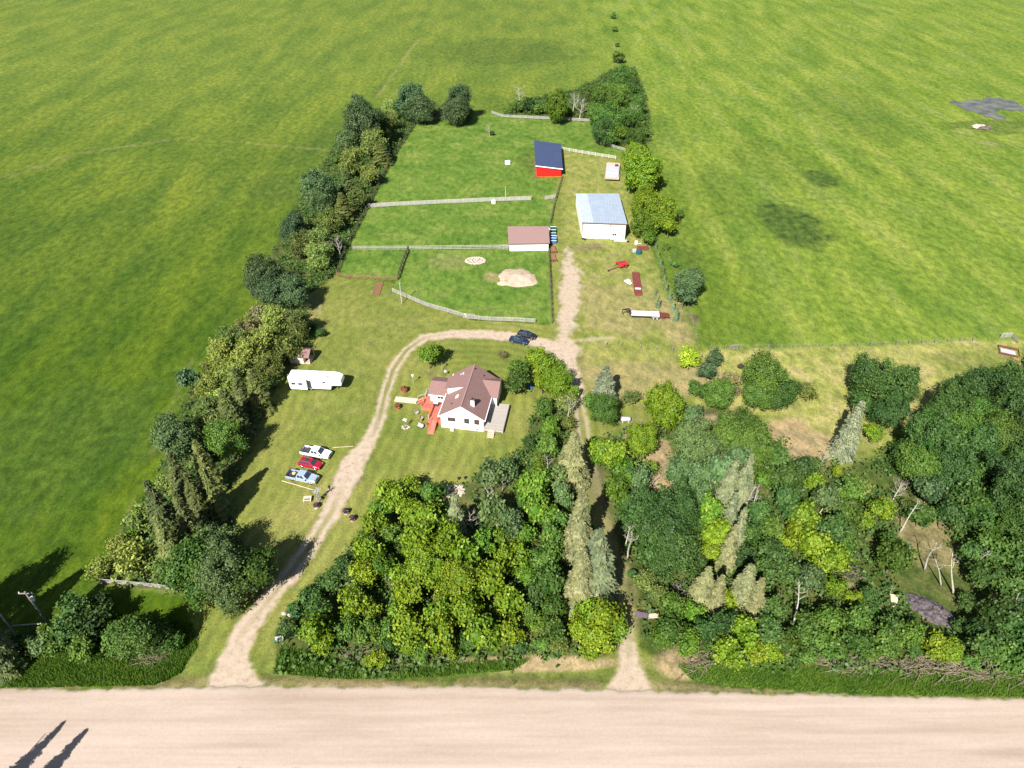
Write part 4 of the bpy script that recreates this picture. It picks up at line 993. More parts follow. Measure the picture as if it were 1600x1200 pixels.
for py, lab in ((391, 'rusty brown harrow nearest the shelter along the paddock fence'), (404, 'rusty implement with black wheel below the brown harrow')):
    p = W(865, py); t = thing('rusty_implement', lab, 'farm machine', (p.x, p.y, 0), R(5), 'rusty implements along the paddock fence')
    MB().box(0, 0, .5, .9, 3.6, .12).box(.3, .6, .7, .3, 2.2, .3).build('frame', M['rustpipe'], t)
    for k in range(6): MB().box(0, -1.5 + k * .6, .45, 1.3, .1, .5).build('tine_bar', M['rustpipe'], t)
    for x in (-.5, .5): wheel(t, x, -1.9, .35, .2, M['rustpipe'])

# ================================================================== FENCES
FN = [0]


def fence(label, pts, m, rails=3, h=1.4, step=2.6, rw=.04, rh=.13, pr=.08, group='paddock fences', closed=False, pm=None, zs=None):
    P = [W(*p) for p in pts]; c = P[0]
    t = thing('rail_fence' if rails else 'post_row', label, 'fence', (c.x, c.y, 0), 0, group)
    post = MB().box(0, 0, h / 2, pr * 2, pr * 2, h).build('post', pm or (M['greywood'] if m is M['fencewood'] else m), t); first = True; railm = {}
    for a, b in zip(P[:-1], P[1:]):
        L = (b - a).length; n = max(1, round(L / step)); ang = math.atan2((b - a).y, (b - a).x); seg = L / n
        if rails:
            rm = MB().box(0, 0, 0, seg - .02, rw, rh).build('rail', m, t); used = False
        for k in range(n + 1):
            p_ = a.lerp(b, k / n) - c
            if k < n or b is P[-1]:
                o = post if first else link('post', post.data, t); first = False; o.location = (p_.x, p_.y, random.uniform(-.05, .05)); o.rotation_euler = (random.uniform(-.03, .03), random.uniform(-.03, .03), ang)
            if rails and k < n:
                mp = a.lerp(b, (k + .5) / n) - c
                for r_ in range(rails):
                    o = rm if not used else link('rail', rm.data, t); used = True
                    z = (zs[r_] if zs else .45 + (h - .6) * r_ / max(1, rails - 1)) + random.uniform(-.02, .02)
                    nx, ny_ = -math.sin(ang), math.cos(ang)
                    o.location = (mp.x - nx * (pr + .03), mp.y - ny_ * (pr + .03), z); o.rotation_euler = (0, random.uniform(-.012, .012), ang)
    return t


fw, gw, dw = M['fencewood'], M['greywood'], M['darkwood']
fence('dark rail fence along the west side of the paddocks under the tree belt', [(526, 430), (540, 390), (560, 352), (575, 323), (612, 250), (650, 192)], dw, 3, 1.4, 3.0)
fence('grey rail fence along the north west edge of the top paddock', [(651, 192), (690, 187), (730, 183)], gw, 3)
fence('grey rail fence along the north edge below the bushes', [(768, 178), (785, 184), (850, 187), (925, 191)], fw, 4, 1.5)
fence('short grey rail fence below the dark clump of trees', [(930, 223), (950, 229), (977, 237)], fw, 3)
fence('pale zigzag rail fence from the red shed to the maples', [(879, 235), (900, 239), (930, 244), (962, 249)], M['concrete'], 3, 1.4, 2.4)
fence('long pale plank fence between the top and middle paddock', [(575, 325), (620, 322), (700, 318), (770, 315), (830, 313)], fw, 5, 1.6, 3.2, rh=.17, zs=[.3, .58, .86, 1.14, 1.42])
fence('short pale plank fence piece east of the paddock gap', [(851, 313), (868, 310)], fw, 5, 1.6, 3.2, rh=.17, zs=[.3, .58, .86, 1.14, 1.42])
fence('white rail fence between the middle and lower paddock', [(552, 391), (640, 391), (720, 390), (795, 389)], fw, 3, 1.5, 3.0)
fence('dark rail fence dividing the small corner paddock', [(638, 392), (630, 412), (622, 437)], dw, 5, 1.7, 2.4)
fence('brown pipe fence along the south edge of the small corner paddock', [(527, 432), (545, 436), (585, 438), (620, 439)], M['rustpipe'], 4, 1.5, 2.5, rh=.08, pr=.07)
fence('white rail fence curving along the lawn below the sand pile', [(614, 457), (640, 468), (668, 480), (700, 489), (730, 498)], fw, 4, 1.5, 2.6)
fence('white rail fence with red tinged end beside the parked dark cars', [(731, 499), (765, 502), (800, 503), (836, 505)], fw, 4, 1.5, 2.6)
fence('dark fence along the east side of the lower paddock', [(862, 506), (860, 460), (857, 395)], dw, 3, 1.5, 3.0)
fence('dark fence along the yard from the shelter up to the red shed', [(859, 350), (866, 320), (872, 298), (878, 278)], dw, 3, 1.5, 3.0)
fence('row of loose grey posts across the dry grass east of the drive', [(947, 540), (970, 541), (1000, 545), (1025, 548), (1050, 549)], gw, 0, 1.2, 4.2, group='field fences')
fence('thin wire fence on grey posts along the right hand hayfield', [(1110, 546), (1180, 545), (1260, 543), (1340, 542), (1420, 538), (1520, 533)], gw, 3, 1.3, 3.4, rw=.02, rh=.02, pr=.06, group='field fences')
fence('thin wire fence running north past the blue spruces', [(1092, 545), (1075, 480), (1055, 430), (1040, 395)], gw, 2, 1.2, 5, rw=.02, rh=.02, pr=.05, group='field fences')
fence('white rail fence half hidden by the trees at the lower left', [(160, 911), (200, 914), (250, 919), (276, 923)], fw, 3, 1.3, 2.4, group='field fences')


def gate(label, a, b, m, h=1.35, bars=5):
    A, B = W(*a), W(*b); L = (B - A).length; t = thing('gate', label, 'gate', (A.x, A.y, 0), math.atan2((B - A).y, (B - A).x), 'farm gates')
    [MB().tube([(x, 0, 0), (x, 0, h)], .06, 6).build('gate_post', m, t) for x in (0, L / 2, L)]
    for k in range(bars): MB().tube([(0, 0, .2 + (h - .2) * k / (bars - 1)), (L, 0, .2 + (h - .2) * k / (bars - 1))], .05, 6).build('gate_bar', m, t)
    return t


gate('purple pipe gate closing the wooded lane', (993, 963), (1012, 967), M['purple'], 1.3, 6); gate('pale gate leaf at the right end of the purple lane gate', (1013, 967), (1027, 966), M['palewood'], 1.3, 6)
gate('white end gate by the shelter wall', (780, 390), (793, 390), M['fencewood'], 1.4); gate('white paddock gate near the bend of the curved fence', (724, 497), (742, 499), M['fencewood'], 1.4)
gate('pale gate at the far end of the wire fence', (1563, 528), (1579, 527), M['fencewood'], 1.3); gate('grey gate folded back beside the pale one', (1579, 527), (1590, 537), M['greywood'], 1.2)
gate('grey gate standing beside the dark bushes in the dry grass', (1140, 546), (1152, 545), M['greywood'], 1.2)
# brown cattle guard panel
p = W(590, 452); t = thing('cattle_guard', 'brown ladder like cattle guard lying in the lawn below the corner paddock', 'cattle guard', (p.x, p.y, 0), R(0))
for x in (-.95, .95): MB().box(x, 0, .1, .12, 7.0, .12).build('side_rail', M['rustpipe'], t)
for k in range(16): MB().box(0, -3.3 + k * .44, .12, 1.9, .12, .1).build('bar', M['rustpipe'], t)
p = W(1575, 551); t = thing('loading_pen', 'small reddish pen frame lying on the dry grass at the far right', 'pen', (p.x, p.y, 0), R(-25))
for a, b in (((-2, -1.6), (2, -1.6)), ((2, -1.6), (2, 1.6)), ((2, 1.6), (-2, 1.6)), ((-2, 1.6), (-2, -1.6))): MB().beam((*a, .5), (*b, .5), .08, .35).build('side', M['maroon'], t)
MB().box(0, 0, .08, 3.0, 2.4, .06).build('floor_sheet', M['tarp'], t)

# ================================================================== POLES, PILES, FURNITURE
for base, H, lab in ((628, 474), 6.2, 'pale utility pole standing in front of the curved white fence'), ((790, 310), 4.2, 'thin grey pole beside the long plank fence'), ((628, 600), 0, ''):
    if not H: continue
    p = W(*base); t = thing('utility_pole', lab, 'pole', (p.x, p.y, 0)); MB().tube([(0, 0, 0), (0, 0, H)], [.14, .09], 8).build('mast', M['fencewood'], t); MB().box(0, 0, H - .3, .9 if H > 5 else .3, .1, .1).build('crossarm', M['greywood'], t)
p = W(25, 994); t = thing('utility_pole', 'grey leaning brace pole at the far lower left', 'pole', (p.x, p.y, 0)); MB().tube([(0, 0, 0), (.3, 0, 7.5)], [.17, .12], 8).build('mast', M['fencewood'], t)
p = W(80, 980); t = thing('utility_pole', 'power pole with crossarm and transformer behind the lower left bushes', 'pole', (p.x, p.y, 0)); MB().tube([(0, 0, 0), (0, 0, 9.0)], [.18, .12], 8).build('mast', M['greywood'], t); MB().box(0, 0, 8.6, 2.2, .12, .14).build('crossarm', M['greywood'], t)
MB().tube([(.35, 0, 6.9), (.35, 0, 7.7)], .25, 10).build('transformer', M['tarp'], t)
for x in (-.9, 0, .9): MB().tube([(x, 0, 8.65), (x, 0, 8.95)], .06, 6).build('insulator', M['trim'], t)
p, q = W(20, 978, .6), W(66, 976, .6); t = MB().tube([(0, 0, .6), tuple(q - p + Vector((0, 0, .9)))], .12, 8).build('fallen_log', M['whitebark']); t.location = p; tag(t, 'pale fallen pole lying across the grass between the two lower left poles', 'log')
p = W(470, 758); q0, q1 = W(441, 752), W(489, 766); t = MB().tube([(0, 0, .15), tuple(q1 - q0 + Vector((0, 0, .15)))], .08, 6).build('log_rail', M['tan']); t.location = q0; tag(t, 'long pale pole lying in the grass below the silver pickup', 'log', 'poles lying on the lawn')
q0, q1 = W(520, 700), W(552, 698); t = MB().tube([(0, 0, .12), tuple(q1 - q0 + Vector((0, 0, .12)))], .06, 6).build('log_rail', M['tan']); t.location = q0; tag(t, 'thin pale pole lying in the grass right of the white pickup', 'log', 'poles lying on the lawn')
# table like crate by the drive
p = W(481, 782); t = thing('garden_table', 'small pale slatted table with red cushions on the lawn by the drive', 'table', (p.x, p.y, 0), R(6))
for k in range(5): MB().box(0, -.5 + k * .25, .55, 1.4, .2, .05).build('slat', M['palewood'], t)
for x in (-.6, .6):
    for y in (-.5, .5): MB().box(x, y, .27, .1, .1, .52).build('leg', M['palewood'], t)
MB().box(0, -.25, .62, .9, .2, .08).build('cushion', M['maroon'], t)
p = W(499, 783); t = thing('farm_windmill', 'grey ornamental windmill tower on the lawn beside the drive', 'windmill', (p.x, p.y, 0), R(30))
for a in range(4): MB().beam((.55 * math.cos(a * 1.57 + .78), .55 * math.sin(a * 1.57 + .78), 0), (0, 0, 3.0), .08, .08).build('leg', M['greywood'], t)
for z, s in ((.8, .8), (1.6, .5)): MB().box(0, 0, z, s, s, .05).build('brace', M['greywood'], t)
for k in range(8): MB().box(.45 * math.cos(k * .785), -.2, 3.0 + .45 * math.sin(k * .785), .7, .03, .18, ry=-k * .785).build('vane', M['tarp'], t)
MB().box(0, .6, 3.0, .05, .8, .4).build('tail', M['rustpipe'], t)
for k, (px, py) in enumerate(((495, 793), (541, 802), (551, 813))):
    pot(px, py, .55, M['concrete'] if k < 2 else M['pinkwood'], 'stone_planter', ['stone planter with dark purple flowers left of the drive below the windmill', 'stone planter with dark purple flowers right of the drive', 'pinkish planter with a small shrub farthest right of the drive'][k], (.06, .02, .05))
# fire pit
p = W(710, 768); t = thing('fire_pit', 'pale stone fire pit patio at the edge of the left grove', 'fire pit', (p.x, p.y, 0))
for k in range(22):
    a = k / 22 * 6.283; r_ = 1.5 + (k % 2) * .3; MB().blob((r_ * math.cos(a), r_ * .75 * math.sin(a), .1), (.33, .28, .16), k).build('stone', M['rock'], t)
for k in range(26):
    a = k * 2.4; r_ = .25 * math.sqrt(k); MB().blob((r_ * math.cos(a), r_ * .75 * math.sin(a), .03), (.3, .28, .07), k + 40).build('flagstone', M['rock'], t)
MB().tube([(.2, -.2, 0), (.2, -.2, .35)], .4, 12).build('fire_ring', M['rustpipe'], t)
for k, (px, py) in enumerate(((699, 763), (721, 761), (722, 771), (698, 776))):
    x = MB().blob((0, 0, .3), (.45, .4, .35), k + 9, .15).build('seat_stone', M['rock']); q = W(px, py); x.location = q
    tag(x, ['pale boulder seat at the upper left of the fire pit', 'pale boulder seat at the upper right of the fire pit', 'pale boulder seat on the lower right of the fire pit', 'pale boulder seat on the lower left of the fire pit'][k], 'boulder', 'boulder seats round the fire pit')
for px, py, lab in ((717, 749, 'small black pail on the lawn above the fire pit'), (727, 748, 'second small black pail right of the first above the fire pit')):
    q = W(px, py); x = MB().tube([(0, 0, 0), (0, 0, .45)], [.2, .26], 10).build('black_pail', M['black']); x.location = q; tag(x, lab, 'pail')
# rock garden ring in the paddock
p = W(743, 408); t = thing('stone_ring', 'oval ring of pale stones in the lower paddock', 'stone ring', (p.x, p.y, 0))
for k in range(26):
    a = k / 26 * 6.283; MB().blob((2.6 * math.cos(a), 1.9 * math.sin(a), .15), (.42, .34, .25), k).build('stone', M['rock'], t)
for k in range(24):
    a = k * 2.4; r_ = .45 * math.sqrt(k); MB().blob((r_ * math.cos(a) * 1.15, r_ * .8 * math.sin(a), .06), (.45, .4, .12), k + 70).build('flagstone', M['rock'], t)
# sand pile
p = W(808, 434); rs = np.random.RandomState(4); n = 64
gx, gy = np.meshgrid(np.linspace(-7.5, 7.5, n), np.linspace(-6, 6, n)); th = np.arctan2(gy / 5.0, gx / 6.0); rr = np.hypot(gx / 6.2, gy / 4.6) * (1 + .25 * (fbm(np.cos(th) * 3 + 9, np.sin(th) * 3 + 9, 1, 4) - .5) + .12 * np.sin(th * 2 + 1))
rr = np.minimum(rr + (fbm(gx + 33, gy + 33, 2.4, 8) - .5) * .35, np.hypot((gx + 3.6) / 2.6, (gy + 2.9) / 1.9) + .25); hz = 1.3 * np.clip(1 - rr, 0, 1) ** .85 * (1 + .25 * (fbm(gx + 50, gy + 50, 1.2, 6) - .5)) - .1
ix = np.arange(n * n).reshape(n, n); Q = np.stack([ix[:-1, :-1], ix[:-1, 1:], ix[1:, 1:], ix[1:, :-1]], -1).reshape(-1, 4)
me = fast_mesh('sand_pile', np.stack([gx, gy, hz], -1).reshape(-1, 3), Q, M['sand']); me.shade_smooth(); o = link('sand_pile', me); o.location = p; tag(o, 'wide pale pile of sand in the lower paddock', 'sand pile')
# feeders
for px, py, s, nm, lab in ((793, 256, 1.7, 'feeder', 'square pale feeder standing alone in the top paddock'), (771, 317.5, 1.1, 'water_trough', 'white water trough against the long plank fence')):
    q = W(px, py); t = thing(nm, lab, 'feeder', (q.x, q.y, 0), R(4))
    for x in (-1, 1): MB().box(x * s / 2, 0, .5, .08, s, .9).build('side', M['trim'], t)
    for y in (-1, 1): MB().box(0, y * s / 2, .5, s - .1, .08, .9).build('end', M['trim'], t)
    MB().box(0, 0, .55, s - .15, s - .15, .05).build('trough_floor', M['tarp'], t)
# odd pieces
q = W(1157, 575); t = MB().blob((0, 0, .5), (.75, .6, .6), 4, .12, 12, 7).build('burnt_stump', M['stump'], None, True); t.location = q; tag(t, 'black round stump on the grass left of the big round tree', 'stump')
q = W(941, 665 - 3); q = W(1 * 977, 659); t = thing('propane_tank', 'pale rounded tank on the grass below the small olive tree', 'tank', (q.x, q.y, 0), R(0))
MB().tube([(-1.0, 0, .75), (-.85, 0, .75), (.85, 0, .75), (1.0, 0, .75)], [.3, .5, .5, .3], 12).build('shell', M['tarp'], t, True)
for x in (-.6, .6): MB().box(x, 0, .15, .15, .7, .3).build('foot', M['concrete'], t)
q = W(604, 240); t = thing('parked_trailer', 'small blue and white utility trailer in the shade of the tree belt', 'trailer', (q.x, q.y, 0), R(25)); MB().box(0, 0, .7, 3.0, 1.6, .5).build('box', M['tarp'], t); MB().box(.2, 0, 1.0, 2.0, 1.2, .2).build('cover', M['blue'], t)
for y in (-.85, .85): wheel(t, 0, y, .3, .2)
q = W(829, 607); t = thing('play_slide', 'small blue slide tucked beside the dark round bush', 'slide', (q.x, q.y, 0), R(40)); MB().slab([(-.25, -.6, .1), (.25, -.6, .1), (.25, .8, 1.0), (-.25, .8, 1.0)], .06).build('chute', M['blue'], t); MB().box(0, .9, .6, .6, .08, 1.2).build('ladder', M['blue'], t)
# log stack
q = W(1393, 938); t = thing('firewood_stack', 'short stack of pale cut logs beside a broken white trunk', 'log stack', (q.x, q.y, 0), R(70))
k = 0
for r_ in range(4):
    for j in range(6 - r_):
        MB().tube([(-1.1 + .36 * j + .18 * r_, -.5, .16 + .3 * r_), (-1.1 + .36 * j + .18 * r_, .5, .16 + .3 * r_)], .17, 8).build('log', M['tan'], t)
# grey wet patch in the far right field
q = W(1575, 168); nn_ = 90; gx, gy = np.meshgrid(np.linspace(-22, 30, nn_), np.linspace(-20, 20, nn_)); rr = np.hypot(gx / 19, gy / 11) + (fbm(gx + 200, gy + 200, 12, 5) - .5) * 2.6
ix = np.arange(nn_ * nn_).reshape(nn_, nn_); Q = np.stack([ix[:-1, :-1], ix[:-1, 1:], ix[1:, 1:], ix[1:, :-1]], -1); Q = Q[(rr[:-1, :-1] < .95)].reshape(-1, 4); u, inv = np.unique(Q, return_inverse=True)
me = fast_mesh('pond', np.stack([gx, gy, .1 + .12 * (fbm(gx + 90, gy + 90, 2, 3) - .5)], -1).reshape(-1, 3)[u], inv.reshape(-1, 4), mat('wet_grey_mud', (.05, .05, .07), .5, 0, .2, 0, col2=(.14, .15, .1), detail=8)); o = link('pond', me); o.location = q; tag(o, 'grey lavender wet patch at the right edge of the far field', None, None, 'structure')
for k, (px, py) in enumerate(((1528, 200), (1538, 202))):
    p = W(px, py); x = MB().blob((0, 0, .5), (3.0, 1.4, .9), k, .4, 10, 6).blob((2.5, .6, .3), (1.4, 1, .6), k + 5, .4).build('rock_pile', M['rock'] if k == 0 else M['darkwood']); x.location = p; tag(x, ['pale rock pile beside the grey wet patch in the far right field', 'dark brush and rock heap right of the pale rock pile in the far field'][k], 'rock pile')
# burn pile
q = W(1455, 954); n = 72; gx, gy = np.meshgrid(np.linspace(-4.6, 4.6, n), np.linspace(-3.6, 3.6, n)); ca, sa = math.cos(R(-38)), math.sin(R(-38)); ux, uy = gx * ca + gy * sa, -gx * sa + gy * ca
rr = np.hypot(ux / 4.4, uy / 2.4); rr = rr + (fbm(gx + 70, gy + 70, 2.2, 9) - .5) * .8; hz = 1.0 * np.clip(1 - rr, 0, 1) ** .7 * (1 + 1.6 * (fbm(gx + 20, gy + 20, .7, 6) - .5)) - .1
me = fast_mesh('burn_pile', np.stack([gx, gy, hz], -1).reshape(-1, 3), np.stack([np.arange(n * n).reshape(n, n)[:-1, :-1], np.arange(n * n).reshape(n, n)[:-1, 1:], np.arange(n * n).reshape(n, n)[1:, 1:], np.arange(n * n).reshape(n, n)[1:, :-1]], -1).reshape(-1, 4), M['ash'])
o = link('burn_pile', me); o.location = q; tag(o, 'dark charred burn pile in the clearing of the right hand woods', 'burn pile')
# bench by the left grove
q = W(437, 1002); t = thing('garden_bench', 'grey blue bench at the left edge of the left grove', 'bench', (q.x, q.y, 0), R(5)); MB().box(0, 0, .42, 1.2, .45, .06).build('seat', M['tarp'], t); MB().box(0, .22, .7, 1.2, .05, .45).build('backrest', M['tarp'], t)
for x in (-.5, .5): MB().box(x, 0, .2, .06, .4, .4).build('leg', M['darkm'], t)
q = W(453, 962); x = MB().blob((0, 0, .2), (.5, .4, .3), 2).blob((-.9, .3, .15), (.4, .3, .22), 3).build('pale_rock', M['rock']); x.location = q; tag(x, 'pale rocks by the left edge of the left grove', 'rock')


# ================================================================== TREES
def lobes_for(rd, n, squash=.9, spread=.62, rmin=.2, rmax=.46):
    L = [np.array([0, 0, -.05, .5]), np.array([rd.uniform(-.2, .2), rd.uniform(-.2, .2), .3, .4])]
    for k in range(n):
        a = k * 2.399 + rd.rand() * .8; z = rd.uniform(-.55, .8); rr = math.sqrt(max(0, 1 - z * z)) * spread * rd.uniform(.72, 1.2)
        L.append(np.array([rr * math.cos(a), rr * math.sin(a), z * spread * squash * 1.05 + .03, rd.uniform(rmin, rmax)]))
    return np.array(L)


def broad_crown(seed, Rm=5.0, leaf=.42, nleaf=6500, nl=11, squash=.9, clump=.32, style='lump', spread=.62):
    rd = np.random.RandomState(seed); L = lobes_for(rd, nl, squash, spread); C_ = []; N_ = []; LV = []
    wts = L[:, 3] ** 2; wts /= wts.sum(); total_cl = int(nleaf / 26)
    for i, l in enumerate(L):
        nc = max(4, int(total_cl * wts[i]))
        d = rd.normal(size=(nc, 3)); d[:, 2] += .25; d /= np.linalg.norm(d, axis=1)[:, None]
        c = l[:3] + d * l[3] * (.86 + .2 * rd.rand(nc))[:, None]; c[:, 2] = c[:, 2]
        inside = np.zeros(nc, bool)
        for j, m_ in enumerate(L):
            if j != i: inside |= np.linalg.norm(c - m_[:3], axis=1) < m_[3] * .82
        c, d = c[~inside], d[~inside]
        for cc, dd in zip(c, d):
            k = rd.randint(18, 34); off = rd.normal(size=(k, 3)) * clump / Rm * np.array([1, 1, .7]) * 1.6
            out = dd * .5 + cc / (np.linalg.norm(cc) + .2) * .6; out[2] += .35
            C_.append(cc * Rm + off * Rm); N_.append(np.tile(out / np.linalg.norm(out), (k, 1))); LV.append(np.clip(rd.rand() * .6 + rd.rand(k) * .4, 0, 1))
    C_ = np.concatenate(C_); N_ = np.concatenate(N_); LV = np.concatenate(LV)
    C_[:, 2] *= squash
    if style == 'feather':
        V, Q = leafquads(rd, C_, N_, leaf * 1.0, 2.4, .4)
    else:
        V, Q = leafquads(rd, C_, N_, leaf, 1.35, .62)
    # inner foliage, toned darker: shade inside the crown put into the leaf colour
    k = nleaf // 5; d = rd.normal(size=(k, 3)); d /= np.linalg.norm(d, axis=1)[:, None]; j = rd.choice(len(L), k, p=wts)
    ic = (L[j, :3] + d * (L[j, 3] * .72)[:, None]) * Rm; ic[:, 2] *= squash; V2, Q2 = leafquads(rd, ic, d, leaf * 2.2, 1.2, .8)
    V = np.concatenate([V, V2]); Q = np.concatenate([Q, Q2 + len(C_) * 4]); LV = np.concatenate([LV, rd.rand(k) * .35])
    return fast_mesh('crown', V, Q, LEAF, LV)


def spruce_crown(seed, H=12.0, Rb=2.6, leaf=.5, tiers=23, dens=1.15):
    rd = np.random.RandomState(seed); C_ = []; N_ = []; LV = []; T_ = []; S_ = []
    for k in range(tiers):
        f = k / (tiers - 1); z = H * (.08 + .92 * f); r = Rb * (1 - f) ** .72 * rd.uniform(.86, 1.1) + .12; nb = int((6 + 13 * (1 - f)) * dens); r *= (1.0, .84)[k % 2]
        for b in range(nb):
            a = rd.rand() * 6.283; Lb = r * rd.uniform(.78, 1.12); lv = rd.rand() * .75 - .1; ns = max(2, int(Lb / .26))
            for s in range(ns):
                u = (s + .6) / ns; sp = .1 + .3 * (1 - abs(u - .55))
                for side in (-1, 0, 1):
                    p = np.array([math.cos(a) * Lb * u - math.sin(a) * side * sp * .8, math.sin(a) * Lb * u + math.cos(a) * side * sp * .8, z - .5 * Lb * u * u + .06 * rd.normal() + .18 * u])
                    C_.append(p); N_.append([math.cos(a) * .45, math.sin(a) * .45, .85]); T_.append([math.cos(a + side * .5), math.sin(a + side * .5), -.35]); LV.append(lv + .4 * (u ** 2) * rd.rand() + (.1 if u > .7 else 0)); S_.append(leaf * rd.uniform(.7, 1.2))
    c = np.array(C_); nn = np.array(N_) + rd.normal(size=c.shape) * .25; t = np.array(T_); t -= nn * (t * nn).sum(1)[:, None] / (nn * nn).sum(1)[:, None]; t /= np.linalg.norm(t, axis=1)[:, None]; b = np.cross(nn, t); b /= np.linalg.norm(b, axis=1)[:, None]
    s = np.array(S_)[:, None]; V = np.stack([c + t * s * .75, c + b * s * .33, c - t * s * .5, c - b * s * .33], 1).reshape(-1, 3)
    return fast_mesh('crown', V, np.arange(len(V)).reshape(-1, 4), LEAF, np.clip(np.array(LV), 0, 1))


def branch_mesh(seed, H=9.0, r0=.22, m=None, lean=0.15, nmain=9, spread=.55, levels=2, start=.3, name='trunk'):
    rd = random.Random(seed); mb = MB(); pts = []; p = Vector((0, 0, -.15)); d = Vector((rd.uniform(-lean, lean), rd.uniform(-lean, lean), 1)).normalized()
    n = 7
    for i in range(n + 1):
        pts.append(p.copy()); p = p + d * (H / n); d = (d + Vector((rd.uniform(-.1, .1), rd.uniform(-.1, .1), .02))).normalized()
    mb.tube(pts, [r0 * (1 - .8 * i / n) for i in range(n + 1)], 7)

    def br(o, dr, L, r, lv):
        q = [o.copy()]; x = o.copy(); dd = dr.copy()
        for i in range(3): x = x + dd * L / 3; q.append(x.copy()); dd = (dd + Vector((rd.uniform(-.25, .25), rd.uniform(-.25, .25), rd.uniform(-.02, .2)))).normalized()
        mb.tube(q, [r, r * .7, r * .45, r * .15], 5 if lv else 4, cap=False)
        if lv:
            for k in range(4): br(q[rd.choice((1, 2, 2, 3))], (dd + Vector((rd.uniform(-.9, .9), rd.uniform(-.9, .9), rd.uniform(-.2, .5)))).normalized(), L * rd.uniform(.4, .65), r * .45, lv - 1)
    for k in range(nmain):
        f = start + (1 - start) * (k + rd.random() * .6) / nmain; i = min(n - 1, int(f * n)); o = pts[i].lerp(pts[i + 1], f * n - i) if i < n else pts[-1]
        a = k * 2.4 + rd.random(); br(o, Vector((math.cos(a), math.sin(a), rd.uniform(.35, 1.0))).normalized(), H * spread * (1.1 - f * .6) * rd.uniform(.7, 1.1), r0 * .42 * (1.15 - f * .7), levels - 1)
    me = bpy.data.meshes.new(name); me.from_pydata(mb.v, [], mb.f); me.materials.append(m or M['bark']); me.update(); me.shade_smooth(); return me


CR = {'lump': [broad_crown(s, 5.0, .29, 14000, 19, 1.15, .25, 'lump', .68) for s in (1, 2, 3, 4, 5)],
      'soft': [broad_crown(s, 5.0, .27, 14000, 16, 1.05, .3, 'lump', .62) for s in (11, 12, 13, 14)],
      'poplar': [broad_crown(s, 5.0, .26, 13000, 19, 1.3, .27, 'lump', .66) for s in (21, 22, 23, 24)],
      'feather': [broad_crown(s, 4.0, .25, 9500, 15, 1.1, .32, 'feather', .68) for s in (31, 32, 33)],
      'bush': [broad_crown(s, 2.2, .25, 2300, 8, .9, .2, 'lump', .55) for s in (41, 42, 43, 44)],
      'fbush': [broad_crown(s, 2.2, .22, 2000, 7, .9, .3, 'feather', .55) for s in (51, 52)],
      'spruce': [spruce_crown(s) for s in (61, 62, 63)],
      'smallspruce': [spruce_crown(s, 4.5, 1.5, .36, 15, .9) for s in (71, 72)]}
TRK = {'std': [branch_mesh(s, 6.5, .24, M['bark'], .12, 7, .5, 1, .35) for s in (1, 2, 3)],
       'white': [branch_mesh(s, 8.0, .2, M['whitebark'], .12, 7, .42, 2, .5) for s in (5, 6, 7)],
       'spr': [branch_mesh(9, 11.5, .22, M['bark'], .0, 1, .05, 1, .9)],
       'shrub': [branch_mesh(s, 1.8, .07, M['bark'], .3, 5, .6, 1, .1) for s in (11, 12)],
       'dead': [branch_mesh(s, 8.5, .22, M['deadwood'], .15, 11, .5, 3, .3, 'dead_branches') for s in (21, 22, 23)],
       'tall': [branch_mesh(s, 11.0, .2, M['whitebark'], .03, 5, .22, 2, .62, 'dead_branches') for s in (41, 42, 43)],
       'deadwhite': [branch_mesh(s, 9.5, .24, M['whitebark'], .2, 8, .42, 3, .35, 'dead_branches') for s in (31, 32)]}
